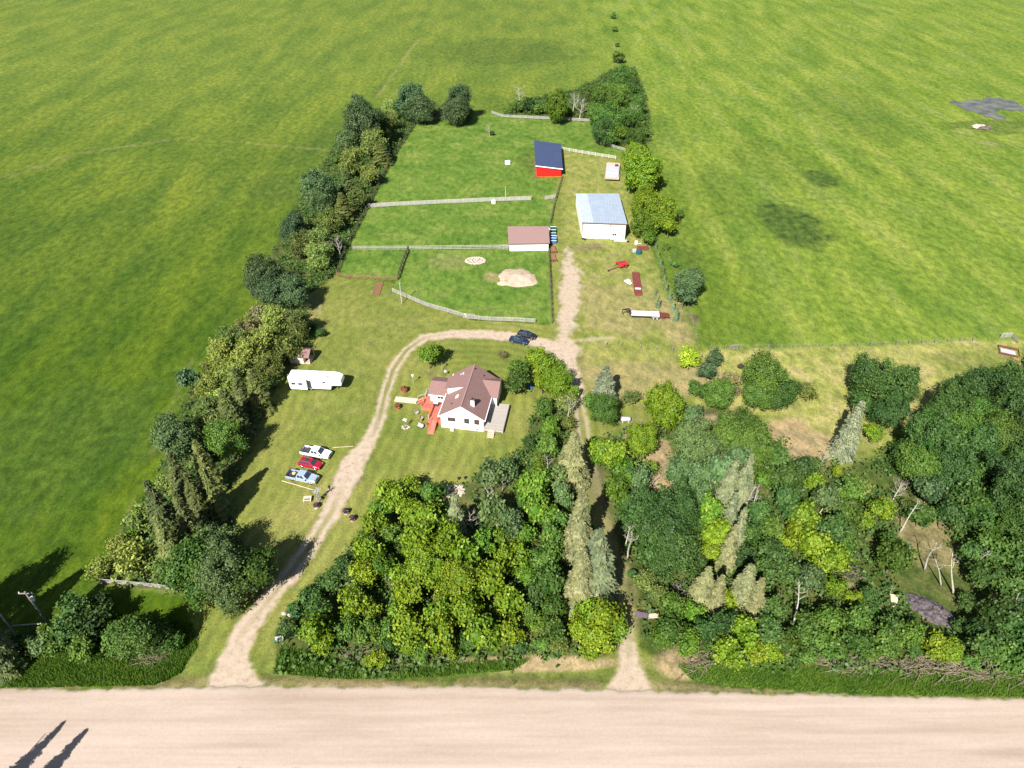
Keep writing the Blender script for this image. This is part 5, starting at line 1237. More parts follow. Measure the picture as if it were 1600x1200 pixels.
# kind: crown set, reference radius, height of crown centre / R, vertical scale, trunk set, colour, object name, look words
K = {
    'M': ('lump', 5.0, 1.45, 1.2, 'std', (.135, .205, .011), 'maple_tree', 'bright yellow green maple'),
    'm': ('lump', 5.0, 1.45, 1.1, 'std', (.088, .16, .013), 'maple_tree', 'fresh green maple'),
    'G': ('soft', 5.0, 1.4, 1.1, 'std', (.062, .12, .017), 'broadleaf_tree', 'mid green leafy tree'),
    'D': ('poplar', 5.0, 1.55, 1.2, 'std', (.044, .09, .018), 'poplar_tree', 'dark green poplar'),
    'P': ('poplar', 5.0, 1.6, 1.2, 'white', (.085, .14, .045), 'poplar_tree', 'grey green poplar'),
    'B': ('soft', 5.0, 1.35, 1.1, 'std', (.06, .105, .038), 'broadleaf_tree', 'blue green leafy tree'),
    'W': ('feather', 4.0, 1.15, 1.0, 'std', (.165, .215, .045), 'willow_tree', 'feathery yellowish willow'),
    'w': ('feather', 4.0, 1.15, 1.0, 'std', (.11, .15, .035), 'willow_tree', 'feathery olive willow'),
    'S': ('spruce', 2.6, 2.3, 1.0, 'spr', (.165, .185, .085), 'spruce_tree', 'pale olive spruce'),
    'N': ('spruce', 2.6, 2.2, 1.0, 'spr', (.085, .11, .03), 'spruce_tree', 'dark olive spruce'),
    'U': ('spruce', 2.6, 2.2, 1.0, 'spr', (.15, .185, .115), 'spruce_tree', 'pale blue green spruce'),
    'u': ('smallspruce', 1.5, 1.2, 1.0, 'shrub', (.13, .18, .085), 'young_spruce', 'small blue green spruce'),
    'b': ('bush', 2.2, .8, .95, 'shrub', (.075, .14, .022), 'leafy_shrub', 'green leafy shrub'),
    'd': ('bush', 2.2, .8, .95, 'shrub', (.045, .095, .02), 'leafy_shrub', 'dark green shrub'),
    'y': ('bush', 2.2, .8, .95, 'shrub', (.17, .24, .014), 'leafy_shrub', 'bright green shrub'),
    'f': ('fbush', 2.2, .8, .95, 'shrub', (.14, .14, .06), 'feathery_shrub', 'pale feathery shrub'),
    'X': (None, 3.0, 1.6, 1.0, 'dead', None, 'dead_tree', 'bare grey dead tree'),
    'T': (None, 3.0, 1.8, 1.0, 'tall', None, 'bare_poplar', 'tall bare white trunk'),
    'Z': (None, 3.0, 1.8, 1.0, 'deadwhite', None, 'dead_tree', 'bare white trunked tree'),
}
rt = random.Random(99)


def tree(px, py, r, kind, label, group=None, ztop=None, col=None, lean=None, seed=None):
    cs, Rref, ch, vz, ts, colr, nm, _ = K[kind]
    big = kind in 'MmGDPBWw'
    z = 5.0; hv = rt.uniform(.78, 1.3) if (group and big) else 1.0
    for _i in range(3):
        Rm = r * depth(px, py, z) / F
        if big and Rm < 2.6: zc = Rm * (ch * .95)
        else: zc = Rm * ch
        zc *= hv
        if kind in 'SNU' and ztop: zc = ztop * .5
        z = zc
    p = W(px, py, zc)
    t = thing(nm, label, 'shrub' if kind in 'bdyf' else 'tree', (p.x, p.y, 0), rt.uniform(0, 6.28), group)
    t.scale = (1, 1, 1)
    lst = CR.get(cs) if cs else None
    if lst is not None:
        if big and Rm < 2.9: cs2 = 'fbush' if kind in 'Ww' else 'bush'; lst = CR[cs2]; Rref = 2.2
        s = Rm / Rref * (1.45 if kind in 'SU' else 1.2 if kind == 'N' else .62 if kind == 'u' else 1.0 if (kind in 'Ww' or not group) else 1.12)
        o = link('crown', rt.choice(lst), t)
        if kind in 'SNUu':
            Href = 12.0 if kind != 'u' else 4.5; H = ztop or (2 * zc); H = H * 1.02; o.scale = (s, s, H / Href)
        else:
            o.location = (0, 0, zc); o.scale = (s, s * rt.uniform(.9, 1.1), s * vz * rt.uniform(.9, 1.1) * max(1.0, hv)); o.rotation_euler = (rt.uniform(-.12, .12), rt.uniform(-.12, .12), 0)
        c = col or colr; j = rt.uniform(.88, 1.12) if kind in 'MSU' else rt.uniform(.75, 1.4); h_ = rt.uniform(.9, 1.12); o.color = (c[0] * j * h_, c[1] * j, c[2] * j / h_, 1)
        k = link('trunk', rt.choice(TRK[ts]), t); hz = (zc * 1.15) / (6.5 if ts == 'std' else 8.0 if ts == 'white' else 11.5 if ts == 'spr' else 1.8)
        if kind == 'u': hz = 1.6
        if ts == 'spr': hz = (ztop or 2 * zc) * .97 / 11.5
        k.scale = (max(.4, min(1.3, hz)), max(.4, min(1.3, hz)), hz)
    else:
        hz = zc * 1.75 / 8.5 if kind == 'X' else zc * 1.6 / 9.5
        k = link('trunk', TRK[ts][seed if seed is not None else rt.randrange(len(TRK[ts]))], t); k.scale = (hz, hz, hz); k.name = 'branches'
    return t


ORD = 'first second third fourth fifth sixth seventh eighth ninth tenth eleventh twelfth thirteenth fourteenth fifteenth sixteenth seventeenth eighteenth nineteenth twentieth'.split()


def zone(entries, where, group, band, rownames):
    """entries (px,py,r,kind[,ztop]); rows are counted from the road upwards, places in a row from the left, kind by kind"""
    ymax = max(e[1] for e in entries); rows = {}
    for e in entries: rows.setdefault(min(len(rownames) - 1, int((ymax - e[1]) / band)), []).append(e)
    for r_, es in rows.items():
        es.sort(key=lambda e: e[0]); cnt = {}
        tot = {}
        for e in es: tot[K[e[3]][7]] = tot.get(K[e[3]][7], 0) + 1
        for e in es:
            look = K[e[3]][7]; cnt[look] = cnt.get(look, 0) + 1; i = cnt[look] - 1
            ordw = 'only' if tot[look] == 1 else ORD[min(i, 19)]
            tree(e[0], e[1], e[2], e[3], f'{look}, {ordw} from left, {rownames[r_]} of {where}' if ordw != 'only' else f'{look}, the only one in {rownames[r_]} of {where}', group, *(e[4:5]))


LEFTBELT = [(153, 888, 18, 'W'), (212, 872, 27, 'W'), (185, 850, 18, 'W'), (207, 838, 13, 'm'), (250, 798, 23, 'N', 13), (264, 850, 22, 'N', 12), (293, 815, 20, 'N', 13), (283, 755, 22, 'N', 13), (307, 782, 20, 'N', 12), (240, 880, 24, 'W'),
            (313, 893, 44, 'G'), (335, 868, 30, 'P'), (396, 886, 36, 'G'), (350, 905, 34, 'P'), (280, 687, 31, 'B'), (352, 688, 27, 'G'), (311, 716, 17, 'w'), (262, 757, 20, 'W'), (228, 812, 24, 'W'), (320, 730, 20, 'N', 12), (330, 770, 22, 'N', 11), (300, 850, 24, 'w'),
            (325, 650, 24, 'w'), (360, 645, 25, 'N', 11), (298, 592, 17, 'B'), (330, 605, 22, 'W'), (364, 592, 25, 'W'), (344, 628, 22, 'W'), (376, 612, 16, 'N', 11), (400, 610, 20, 'N', 10), (420, 575, 22, 'w'), (390, 560, 24, 'W'), (350, 560, 22, 'W'), (330, 575, 14, 'w'), (410, 540, 26, 'W'), (368, 538, 22, 'W'), (428, 508, 24, 'W'), (462, 508, 20, 'w'), (388, 515, 18, 'f'), (405, 490, 15, 'f'), (486, 512, 9, 'd'), (499, 520, 9, 'd'), (448, 545, 20, 'w'), (340, 665, 22, 'w'),
            (417, 432, 29, 'B'), (432, 455, 26, 'B'), (458, 456, 21, 'B'), (405, 450, 18, 'B')]
zone(LEFTBELT, 'lower tree belt', 'trees of the long belt beside the left hayfield', 48, ['bottom row', 'second row', 'third row', 'fourth row', 'fifth row', 'sixth row', 'seventh row', 'eighth row', 'ninth row', 'top row'])
UPBELT = [(458, 358, 20, 'B'), (473, 385, 20, 'w'), (500, 378, 22, 'w'), (497, 402, 18, 'W'), (515, 350, 18, 'W'), (513, 383, 13, 'X'), (530, 385, 12, 'X'), (536, 325, 17, 'N', 9), (498, 298, 26, 'B'), (500, 318, 18, 'B'), (515, 325, 14, 'w'), (543, 292, 17, 'N', 10), (560, 310, 14, 'w'), (578, 274, 16, 'W'), (551, 254, 18, 'W'), (525, 250, 7, 'b'), (543, 222, 17, 'B'), (584, 224, 20, 'w'), (570, 196, 27, 'B'), (566, 172, 17, 'B'), (590, 200, 17, 'D'), (612, 172, 15, 'W'), (608, 190, 13, 'W'), (640, 158, 21, 'B'), (652, 168, 20, 'B'), (664, 180, 11, 'B'), (596, 240, 15, 'N', 8), (716, 158, 19, 'B'), (712, 172, 18, 'B'), (728, 176, 11, 'G'), (480, 360, 14, 'w')]
zone(UPBELT, 'upper tree belt', 'trees of the belt beside the paddocks', 48, ['bottom row', 'second row', 'third row', 'fourth row', 'fifth row', 'top row'])
NE = [(792, 175, 7, 'b'), (803, 168, 9, 'b'), (815, 167, 10, 'b'), (829, 163, 10, 'D'), (841, 171, 10, 'b'), (856, 170, 10, 'b'), (870, 166, 15, 'm'), (884, 172, 9, 'b'), (906, 170, 12, 'X'), (812, 150, 10, 'X'), (896, 160, 10, 'X'), (920, 150, 14, 'G'), (918, 168, 12, 'b'), (936, 152, 14, 'G'), (952, 148, 17, 'G'), (970, 128, 15, 'G'), (984, 120, 11, 'G'), (988, 142, 14, 'G'), (968, 152, 15, 'G'), (950, 186, 22, 'G'), (935, 178, 14, 'G'), (941, 205, 14, 'D'), (956, 214, 10, 'G'), (972, 207, 11, 'm'), (992, 216, 15, 'G'), (1002, 190, 11, 'G'), (1006, 206, 9, 'G'), (978, 185, 15, 'G'), (996, 165, 12, 'G'), (990, 182, 12, 'Z'), (966, 90, 10, 'b'), (972, 103, 5, 'b'), (964, 70, 4, 'b'), (978, 112, 7, 'b'), (961, 45, 5, 'b'), (958, 25, 5, 'b')]
zone(NE, 'clump behind red shed', 'trees and bushes behind the top paddock', 30, ['front row', 'second row', 'third row', 'fourth row', 'fifth row', 'sixth row', 'farthest row'])
YARD = [(992, 244, 17, 'M', 'bright maple at the top, beside the loaded wagon'), (1005, 268, 27, 'M', 'large bright maple beside the loaded wagon'), (985, 284, 13, 'M', 'small bright maple below the loaded wagon'), (1030, 283, 9, 'M', 'small bright maple on the field side of the wagon maples'),
        (1008, 318, 20, 'M', 'bright maple against the top right of the white steel shed'), (1032, 332, 25, 'M', 'largest bright maple right of the white steel shed'), (1003, 350, 17, 'm', 'green maple at the front right corner of the white steel shed'), (1046, 352, 15, 'M', 'bright maple farthest into the hayfield by the steel shed'), (1013, 370, 12, 'm', 'low maple at the bottom of the group by the steel shed'), (1062, 333, 7, 'm', 'tiny maple tip on the hayfield side by the steel shed'), (1020, 350, 15, 'M', 'bright maple in the middle of the steel shed group'),
        (1040, 385, 7, 'b', 'small bush below the steel shed maples'), (1055, 412, 8, 'b', 'small bush above the round tree at the hayfield edge'), (1076, 440, 25, 'B', 'round grey green tree at the hayfield edge beside the young spruces'), (1070, 460, 18, 'B', 'lower part tree joined to the round grey green tree at the hayfield edge'),
        (1025, 384, 5, 'u', 'topmost small blue spruce of the row'), (1029, 396, 5, 'u', 'second small blue spruce from the top of the row'), (1033, 409, 6, 'u', 'third small blue spruce from the top of the row'), (1036, 421, 6, 'u', 'fourth small blue spruce from the top of the row'), (1039, 434, 6, 'u', 'fifth small blue spruce from the top of the row'), (1041, 447, 7, 'u', 'sixth small blue spruce from the top, beside the round tree'), (1047, 461, 7, 'u', 'seventh small blue spruce from the top of the row'), (1029, 472, 8, 'u', 'separate small blue spruce on the lawn above the flat trailer'), (1052, 477, 7, 'u', 'second lowest small blue spruce of the row'), (1057, 492, 9, 'u', 'lowest small blue spruce at the end of the flat trailer'), (1024, 457, 4, 'u', 'tiny spruce seedling on the lawn'),
        (670, 554, 19, 'm', 'round green maple alone on the lawn inside the drive bend'), (684, 548, 14, 'm', 'right half maple of the pair inside the drive bend'), (786, 554, 8, 'f', 'grey shrub left of the bushes above the house'),
        (808, 578, 20, 'G', 'dark green round tree right of the house roof'), (806, 595, 20, 'G', 'lower dark green tree right of the house roof'), (836, 560, 18, 'M', 'bright maple at the top of the group right of the house'), (857, 572, 20, 'M', 'bright maple beside the gravel turn right of the house'), (872, 595, 22, 'M', 'bright maple next to the start of the wooded lane'), (848, 598, 16, 'M', 'bright maple in the middle of the group right of the house'), (842, 575, 15, 'M', 'small bright maple behind the dark round tree'),
        (850, 637, 17, 'G', 'dark rounded tree on the lawn edge right of the grey deck'), (884, 628, 17, 'w', 'greyish brown tree by the wooded lane'), (888, 638, 12, 'X', 'bare grey treetop by the wooded lane'), (860, 666, 18, 'm', 'green maple below the dark rounded tree by the lane'), (886, 662, 12, 'w', 'brownish small tree at the lane edge'), (895, 612, 12, 'm', 'small green maple at the lane mouth'),
        (945, 602, 17, 'U', 'pale blue green spruce at the right of the lane mouth', 9), (925, 628, 17, 'G', 'green round tree left below the pale spruce'), (945, 640, 23, 'G', 'large dark round tree below the pale spruce'), (985, 620, 13, 'w', 'thin olive tree on bare trunk right of the pale spruce'),
        (1040, 634, 31, 'M', 'large bright maple standing alone in the dry grass'), (1022, 625, 20, 'M', 'left lobe maple of the large bright pair in the dry grass'), (1002, 688, 25, 'M', 'smooth bright maple above the woods right of the lane'), (1077, 561, 18, 'y', 'bright green ball shaped bush by the field corner'),
        (1117, 560, 14, 'B', 'dark blue green tree right of the ball shaped bush'), (1106, 580, 15, 'B', 'lower blue green tree right of the ball shaped bush'), (1122, 618, 24, 'G', 'dense dark round bush tree in the dry grass'), (1086, 606, 13, 'G', 'low green bush left of the dense dark round one'), (1105, 612, 16, 'G', 'middle green bush beside the dense dark round one'), (1144, 594, 15, 'f', 'pale feathery shrub left of the big round tree'), (1150, 612, 10, 'f', 'lower pale feathery shrub left of the big round tree'),
        (1200, 590, 36, 'G', 'big round tree standing in the dry grass'), (1220, 612, 26, 'G', 'lower right tree joined to the big round tree'), (1185, 617, 24, 'G', 'lower left tree joined to the big round tree'), (1262, 612, 15, 'w', 'brownish feathery tree right of the big round tree'), (1258, 598, 9, 'X', 'bare grey tips beside the big round tree'),
        (1352, 592, 26, 'D', 'dark poplar at top left of the group by the dry grass'), (1385, 605, 34, 'D', 'largest dark poplar of the group by the dry grass'), (1412, 598, 24, 'D', 'dark poplar on the right of the group by the dry grass'), (1390, 640, 26, 'D', 'dark poplar below the largest by the dry grass'), (1330, 672, 16, 'U', 'tall pale blue spruce leaning at the dry grass edge', 13), (1365, 675, 16, 'M', 'yellow green maple at the foot of the dark poplars'), (1345, 630, 20, 'D', 'dark poplar just above the leaning blue spruce'),
        (765, 203, 6, 'X', 'small bare dead tree in the top paddock'), (768, 208, 5, 'd', 'small dark shrub at the dead tree in the top paddock')]
for e in YARD:
    tree(e[0], e[1], e[2], e[3], e[4], None, e[5] if len(e) > 5 else None)
LG = [(635, 762, 20, 'M'), (612, 775, 24, 'M'), (590, 800, 18, 'm'), (675, 770, 20, 'G'), (667, 808, 26, 'M'), (640, 800, 22, 'M'), (588, 818, 20, 'M'), (578, 858, 24, 'M'), (610, 838, 20, 'G'), (652, 848, 26, 'M'), (705, 850, 26, 'M'), (690, 825, 20, 'm'), (568, 897, 22, 'M'), (600, 885, 18, 'm'), (667, 885, 30, 'M'), (630, 905, 22, 'M'), (730, 872, 26, 'M'), (755, 848, 22, 'm'), (717, 910, 30, 'M'), (642, 925, 26, 'M'), (762, 908, 28, 'M'), (712, 808, 13, 'S', 11), (700, 800, 14, 'G'),
      (535, 888, 18, 'd'), (508, 912, 18, 'd'), (522, 900, 16, 'd'), (485, 933, 20, 'd'), (462, 955, 14, 'd'), (450, 982, 16, 'd'), (553, 868, 12, 'd'), (495, 955, 20, 'G'), (492, 985, 25, 'M'), (505, 1003, 18, 'M'), (552, 942, 23, 'M'), (580, 950, 18, 'M'), (575, 985, 22, 'G'), (540, 985, 18, 'G'), (602, 985, 18, 'G'), (637, 985, 27, 'M'), (620, 960, 18, 'm'), (687, 993, 25, 'M'), (690, 955, 24, 'M'), (730, 955, 27, 'M'), (757, 990, 27, 'M'), (730, 1003, 15, 'G'), (592, 1030, 14, 'M'), (578, 1035, 10, 'M'), (612, 1010, 13, 'D'), (640, 1012, 15, 'M'), (660, 1020, 12, 'G'), (705, 1018, 12, 'M'), (797, 985, 22, 'M'), (800, 940, 24, 'M'), (812, 1010, 13, 'd'),
      (765, 742, 24, 'P'), (792, 735, 18, 'P'), (755, 785, 20, 'Z'), (775, 800, 24, 'P'), (800, 820, 20, 'P'), (785, 838, 22, 'm'), (740, 815, 16, 'X'), (785, 750, 14, 'Z'), (835, 760, 25, 'm'), (845, 798, 24, 'm'), (820, 833, 21, 'm'), (820, 790, 18, 'G'), (870, 748, 17, 'P'), (880, 775, 16, 'P'), (868, 815, 20, 'G'), (862, 845, 22, 'G'), (848, 875, 24, 'G'), (860, 912, 26, 'G'), (838, 930, 18, 'D'), (866, 955, 20, 'G'), (828, 965, 16, 'G'), (868, 985, 22, 'G'), (842, 975, 15, 'm'), (875, 1008, 15, 'w'), (850, 1005, 14, 'b'), (826, 695, 12, 'd'), (855, 695, 17, 'G'), (842, 722, 12, 'm'), (857, 722, 10, 'X'), (812, 870, 20, 'M'), (822, 900, 16, 'm'), (790, 880, 22, 'M'),
      (895, 718, 22, 'S', 12), (906, 820, 20, 'S', 16), (930, 885, 31, 'S', 15), (908, 905, 22, 'S', 13), (918, 955, 22, 'M'), (945, 962, 26, 'M'), (940, 995, 26, 'M'), (910, 985, 22, 'M'), (962, 985, 20, 'M'), (922, 1010, 18, 'M')]
RN = ['front row', 'second row', 'third row', 'fourth row', 'fifth row', 'sixth row', 'seventh row', 'eighth row', 'ninth row', 'tenth row', 'back row']
zone(LG, 'left grove', 'trees of the grove left of the lane', 33, RN)
RG = [(940, 705, 22, 'M'), (958, 712, 24, 'M'), (975, 740, 25, 'm'), (962, 765, 22, 'm'), (995, 750, 20, 'P'), (1015, 732, 13, 'm'), (1020, 745, 12, 'Z'), (980, 790, 18, 'G'), (1000, 802, 30, 'D'), (1037, 825, 32, 'D'), (1062, 798, 30, 'D'), (1012, 838, 26, 'D'), (1050, 862, 32, 'D'), (1022, 872, 22, 'D'), (980, 840, 17, 'Z'), (1005, 910, 18, 'w'), (990, 900, 10, 'd'), (1085, 785, 26, 'D'), (1082, 762, 26, 'P'), (1057, 735, 20, 'P'), (1075, 740, 22, 'P'),
      (1075, 655, 20, 'P'), (1082, 690, 26, 'P'), (1112, 697, 24, 'P'), (1140, 682, 28, 'G'), (1165, 668, 24, 'G'), (1178, 698, 26, 'G'), (1212, 712, 22, 'G'), (1150, 712, 22, 'P'), (1120, 735, 22, 'P'), (1075, 668, 14, 'Z'), (1140, 758, 14, 'S', 12), (1163, 752, 14, 'S', 12), (1140, 808, 12, 'S', 11), (1153, 832, 12, 'S', 11), (1170, 778, 18, 'X'), (1120, 775, 12, 'X'), (1195, 748, 16, 'm'), (1226, 750, 22, 'D'), (1230, 785, 22, 'D'), (1255, 730, 18, 'D'), (1272, 752, 14, 'M'), (1308, 738, 9, 'M'), (1290, 778, 24, 'P'), (1312, 782, 14, 'm'), (1268, 728, 14, 'D'), (1285, 715, 10, 'X'), (1253, 805, 24, 'M'), (1330, 765, 20, 'G'), (1322, 800, 22, 'G'), (1345, 760, 14, 'w'), (1378, 793, 20, 'M'), (1350, 812, 14, 'M'),
      (1110, 805, 22, 'm'), (1120, 838, 22, 'M'), (1112, 862, 22, 'M'), (1090, 830, 20, 'G'), (1175, 832, 20, 'G'), (1190, 805, 22, 'D'), (1205, 830, 20, 'G'), (1160, 868, 20, 'D'), (1140, 855, 13, 'S', 10), (1085, 880, 20, 'D'), (1243, 832, 20, 'M'), (1220, 848, 18, 'M'), (1267, 848, 26, 'M'), (1303, 870, 24, 'M'), (1282, 880, 18, 'M'), (1298, 830, 22, 'D'), (1320, 845, 18, 'G'), (1206, 868, 26, 'D'), (1190, 890, 20, 'D'), (1235, 895, 20, 'D'), (1265, 905, 22, 'P'), (1303, 918, 16, 'M'), (1332, 935, 14, 'M'), (1360, 935, 16, 'D'), (1325, 895, 15, 'f'), (1398, 872, 26, 'G'), (1392, 848, 18, 'G'), (1100, 918, 18, 'S', 9), (1120, 930, 14, 'S', 9), (1163, 918, 20, 'S', 10), (1180, 935, 16, 'S', 9), (1062, 925, 11, 'X'), (1050, 948, 20, 'G'), (1030, 930, 14, 'w'), (1080, 955, 18, 'm'), (1052, 985, 24, 'G'), (1035, 998, 18, 'm'), (1075, 1008, 20, 'm'), (1100, 985, 20, 'D'), (1128, 975, 26, 'D'), (1137, 940, 18, 'M'), (1142, 1022, 24, 'M'), (1120, 1010, 16, 'G'), (1165, 992, 24, 'M'), (1180, 1018, 18, 'M'), (1200, 985, 22, 'D'), (1205, 955, 20, 'D'), (1205, 1015, 18, 'M'), (1232, 1005, 22, 'G'), (1260, 985, 24, 'G'), (1285, 1005, 24, 'G'), (1295, 970, 24, 'G'), (1335, 1000, 24, 'G'), (1337, 965, 22, 'G'), (1385, 1005, 22, 'G'), (1388, 978, 22, 'D'), (1418, 992, 20, 'G'), (1425, 1012, 16, 'b'), (1462, 1012, 18, 'M'), (1485, 1018, 18, 'M'), (1440, 1005, 12, 'y'), (1260, 1022, 14, 'b'), (1310, 1020, 14, 'b'), (1360, 1022, 12, 'b')]
zone(RG, 'right woods', 'trees of the woods right of the lane', 33, RN)
EW = [(1487, 636, 26, 'D'), (1512, 622, 24, 'D'), (1537, 612, 26, 'D'), (1575, 605, 28, 'D'), (1605, 600, 26, 'D'), (1462, 665, 24, 'D'), (1437, 695, 30, 'D'), (1475, 690, 24, 'D'), (1500, 668, 26, 'G'), (1540, 648, 26, 'G'), (1575, 645, 28, 'D'), (1605, 650, 26, 'D'), (1525, 700, 28, 'D'), (1562, 682, 28, 'G'), (1600, 690, 28, 'D'), (1487, 732, 26, 'D'), (1432, 728, 26, 'G'), (1415, 715, 20, 'D'), (1455, 765, 24, 'P'), (1508, 770, 26, 'G'), (1534, 805, 24, 'G'), (1558, 738, 28, 'D'), (1530, 745, 22, 'G'), (1600, 735, 28, 'D'), (1573, 778, 28, 'D'), (1587, 820, 28, 'G'), (1610, 790, 24, 'D'), (1547, 855, 24, 'G'), (1521, 862, 18, 'D'), (1505, 820, 18, 'D'), (1480, 800, 20, 'D'), (1534, 900, 22, 'D'), (1568, 910, 26, 'D'), (1600, 870, 26, 'D'), (1608, 930, 26, 'D'), (1560, 955, 26, 'D'), (1529, 988, 22, 'D'), (1590, 985, 24, 'D'), (1537, 1008, 26, 'D'), (1575, 1030, 24, 'G'), (1562, 1005, 22, 'D'), (1520, 1036, 12, 'b'), (1605, 1030, 22, 'G'), (1500, 978, 13, 'D'), (1510, 940, 14, 'D'), (1402, 768, 15, 'X'), (1440, 805, 20, 'G'), (1547, 640, 12, 'Z'), (1420, 792, 12, 'w'), (1640, 640, 28, 'D'), (1640, 720, 28, 'G'), (1640, 800, 28, 'D'), (1650, 880, 28, 'D'), (1650, 960, 28, 'D')]
zone(EW, 'far right woods', 'trees of the dense woods at the far right', 40, RN)
BL = [(118, 955, 26, 'D'), (125, 985, 28, 'D'), (100, 985, 24, 'D'), (88, 1000, 22, 'G'), (130, 1012, 20, 'G'), (150, 970, 24, 'D'), (215, 995, 34, 'G'), (190, 985, 24, 'G'), (245, 1000, 24, 'G'), (38, 998, 18, 'G'), (62, 1010, 18, 'P'), (175, 1010, 16, 'b'), (200, 1020, 14, 'b'), (270, 1005, 16, 'G'), (160, 940, 16, 'D'), (20, 1020, 10, 'b')]
zone(BL, 'lower left thicket', 'trees of the lower left thicket', 40, RN)
# trees just outside the picture whose shadows the photograph shows
for px, py, r, k, nn_ in ((-70, 985, 40, 'N', 'first'), (-20, 1000, 26, 'N', 'second'), (-110, 960, 40, 'D', 'third'), (-60, 1020, 30, 'D', 'fourth')):
    tree(px, py, r, k, f'{nn_} tall tree just beyond the left edge casting a shadow on the field', 'trees beyond the left edge', 15 if k == 'N' else None)
for px, H in ((20, 13), (75, 11)):
    p = W(px, 1215); t = tree(px, 1240, 22, 'N', ('left' if px == 20 else 'right') + ' spruce of the pair on the near side of the gravel road', 'spruces on the near side of the road', H)
    t.location = (p.x - 3.0, 30.5 if H > 12 else 31.5, 0)

for k, (px, py, H, lean, lab) in enumerate(((1489, 930, 10, (-19, -2), 'tall bare white trunk beside the dark burn pile'), (1444, 892, 10, (-15, 2), 'forked bare white trunk in the middle of the clearing'), (1470, 916, 8, (-21, 3), 'thin brownish bare trunk between the two white trunks'), (1404, 834, 8, (8, 0), 'bare white trunk at the upper left of the clearing'), (1390, 934, 4, (-16, 0), 'short broken white trunk beside the stacked logs'), (1238, 980, 10, (0, -4), 'white trunk leaning right in front of the right woods'), (1075, 712, 8, (0, 0), 'white trunk among grey green poplars at the top of the right woods'), (980, 876, 9, (-3, 2), 'bare white tree standing beside the wooded lane'), (1003, 872, 8, (5, 0), 'thin white trunk right of the bare tree at the lane'), (1168, 822, 9, (0, 3), 'white trunk below the bare grey crown between pale spruces'), (1520, 890, 7, (-8, 4), 'pale trunk at the shaded right edge of the clearing'), (1570, 960, 6, (0, 6), 'leaning pale trunk in the dark right woods'))):
    p = W(px, py); t = thing('bare_poplar', lab, 'tree', (p.x, p.y, 0), 0, 'bare white trunks'); o = link('branches', TRK['tall'][k % 3], t); o.rotation_euler = (R(lean[1]), R(lean[0]), 0); o.scale = (H / 11,) * 3
# low undergrowth and tall grass, nobody could count it
rd = np.random.RandomState(77)


def scatter(polys, n, seed, avoid=()):
    r_ = np.random.RandomState(seed); out = []
    for poly in polys:
        P = wpoly(poly); lo, hi = P.min(0), P.max(0); k = int(n * (hi - lo).prod() / sum((wpoly(q).max(0) - wpoly(q).min(0)).prod() for q in polys))
        pts = r_.uniform(lo, hi, (k, 2)); s = sdf_poly(pts[:, 0], pts[:, 1], P, True); pts = pts[s < 0]
        out.append(pts)
    pts = np.concatenate(out); D, HW, _ = path_d(pts[:, 0], pts[:, 1], DRIVE); pts = pts[D > HW + 1.0]
    for a in avoid:
        s = sdf_poly(pts[:, 0], pts[:, 1], a); pts = pts[s > 0]
    return pts


CLEAR = [(1395, 900), (1400, 830), (1440, 800), (1490, 860), (1530, 960), (1500, 1000), (1440, 985)]
CLEAR2 = [(1000, 700), (1030, 690), (1050, 760), (1010, 770)]
pts = scatter([WOODL, WOODR, NECL, BELT], 24000, 5, (CLEAR, CLEAR2)); nzv = fbm(pts[:, 0], pts[:, 1], 5, 8); pts = pts[nzv > .36]
c = []; nn = []; lv = []
for x, y in pts:
    k = 11; h = rd.uniform(.25, 1.3); o_ = rd.normal(size=(k, 3)) * [.5, .5, .28] + [x, y, h]; c.append(o_); nn.append(np.tile([rd.normal() * .4, -.2, 1], (k, 1))); lv.append(np.clip(rd.rand() * .6 + rd.rand(k) * .4, 0, 1))
c = np.concatenate(c); c[:, 2] = np.maximum(c[:, 2], .05); V, Q = leafquads(rd, c, np.concatenate(nn), .42, 1.3, .6)
o = link('undergrowth', fast_mesh('undergrowth', V, Q, UNDER, np.concatenate(lv))); tag(o, 'low leafy undergrowth filling the ground between the trees', 'undergrowth', None, 'stuff')


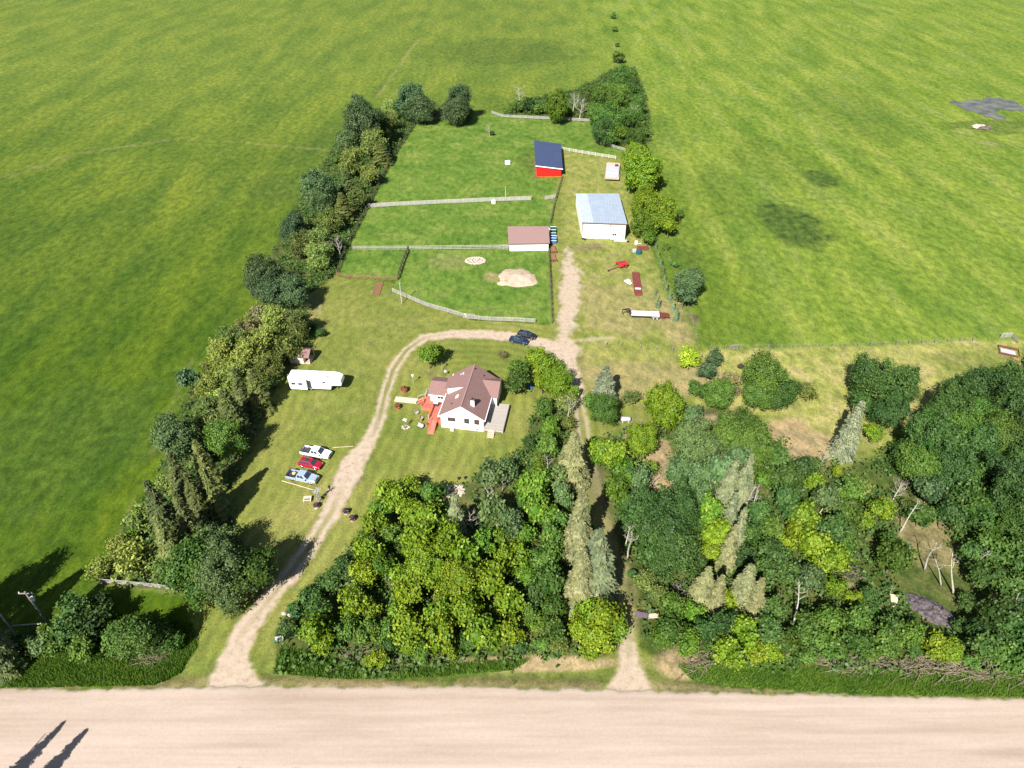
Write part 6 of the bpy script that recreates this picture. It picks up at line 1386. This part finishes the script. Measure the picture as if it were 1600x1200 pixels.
def blades(polys, n, name, label, hmin, hmax, seed, w_=.16):
    p_ = scatter(polys, n, seed); r_ = np.random.RandomState(seed + 1); k = len(p_); a = r_.rand(k) * 6.283; h = r_.uniform(hmin, hmax, k)
    b0 = np.stack([p_[:, 0] - np.cos(a) * w_ / 2, p_[:, 1] - np.sin(a) * w_ / 2, np.full(k, -.35)], -1); b1 = np.stack([p_[:, 0] + np.cos(a) * w_ / 2, p_[:, 1] + np.sin(a) * w_ / 2, np.full(k, -.35)], -1)
    tp = np.stack([p_[:, 0] + r_.normal(size=k) * .22, p_[:, 1] + r_.normal(size=k) * .22, h], -1)
    V = np.stack([b0, b1, tp], 1).reshape(-1, 3); o = link(name, fast_mesh(name, V, np.arange(3 * k).reshape(-1, 3), BLADE, r_.rand(k) * .5 + .5 * fbm(p_[:, 0], p_[:, 1], 2.0, 3))); tag(o, label, 'grass', None, 'stuff')


blades(VERGES, 150000, 'tall_grass', 'tall lush grass on the verge beside the gravel road', .15, .75, 15)
# brush heaps along the verge of the right woods
BRK = bpy.data.meshes.new('twigs'); mb = MB(); r3 = random.Random(5)
for k in range(70):
    a = r3.uniform(0, 6.28); x, y = r3.gauss(0, 1.2), r3.gauss(0, .6); L = r3.uniform(.8, 2.4); e = r3.uniform(-.15, .35)
    mb.tube([(x, y, r3.uniform(.05, .6)), (x + math.cos(a) * L, y + math.sin(a) * L * .6, max(.05, r3.uniform(.05, .6) + e))], [.05, .02], 4, cap=False)
BRK.from_pydata(mb.v, [], mb.f); BRK.materials.append(M['greybrush']); BRK.update()
for k, (px, py, s) in enumerate(((1300, 1040, 1.1), (1345, 1038, 1.1), (1380, 1040, 1.0), (1425, 1042, 1.3), (1465, 1046, 1.4), (1505, 1050, 1.3), (1545, 1052, 1.2), (1590, 1055, 1.2), (1092, 1038, 1.2), (630, 1035, 1.0), (648, 1030, .9), (560, 1028, .9), (545, 1025, .8), (225, 1030, .9), (240, 1028, .8))):
    q = W(px, py); o = link('brush_heap', BRK); o.location = (q.x, q.y, 0); o.scale = (s, s, s); o.rotation_euler = (0, 0, k * 1.3 % .8 - .4)
    place_ = ('along the verge of the right hand woods' if px > 1200 else 'at the left front corner of the right hand woods' if px > 1000 else 'in front of the left grove' if px > 400 else 'in front of the lower left thicket')
    tag(o, f'{ORD[k if k < 8 else 0 if k == 8 else k - 9 if k < 13 else k - 13]} brush heap from ' + ('left ' if px > 1200 or px < 400 else 'right ') + place_, 'brush heap', 'heaps of dry brush')
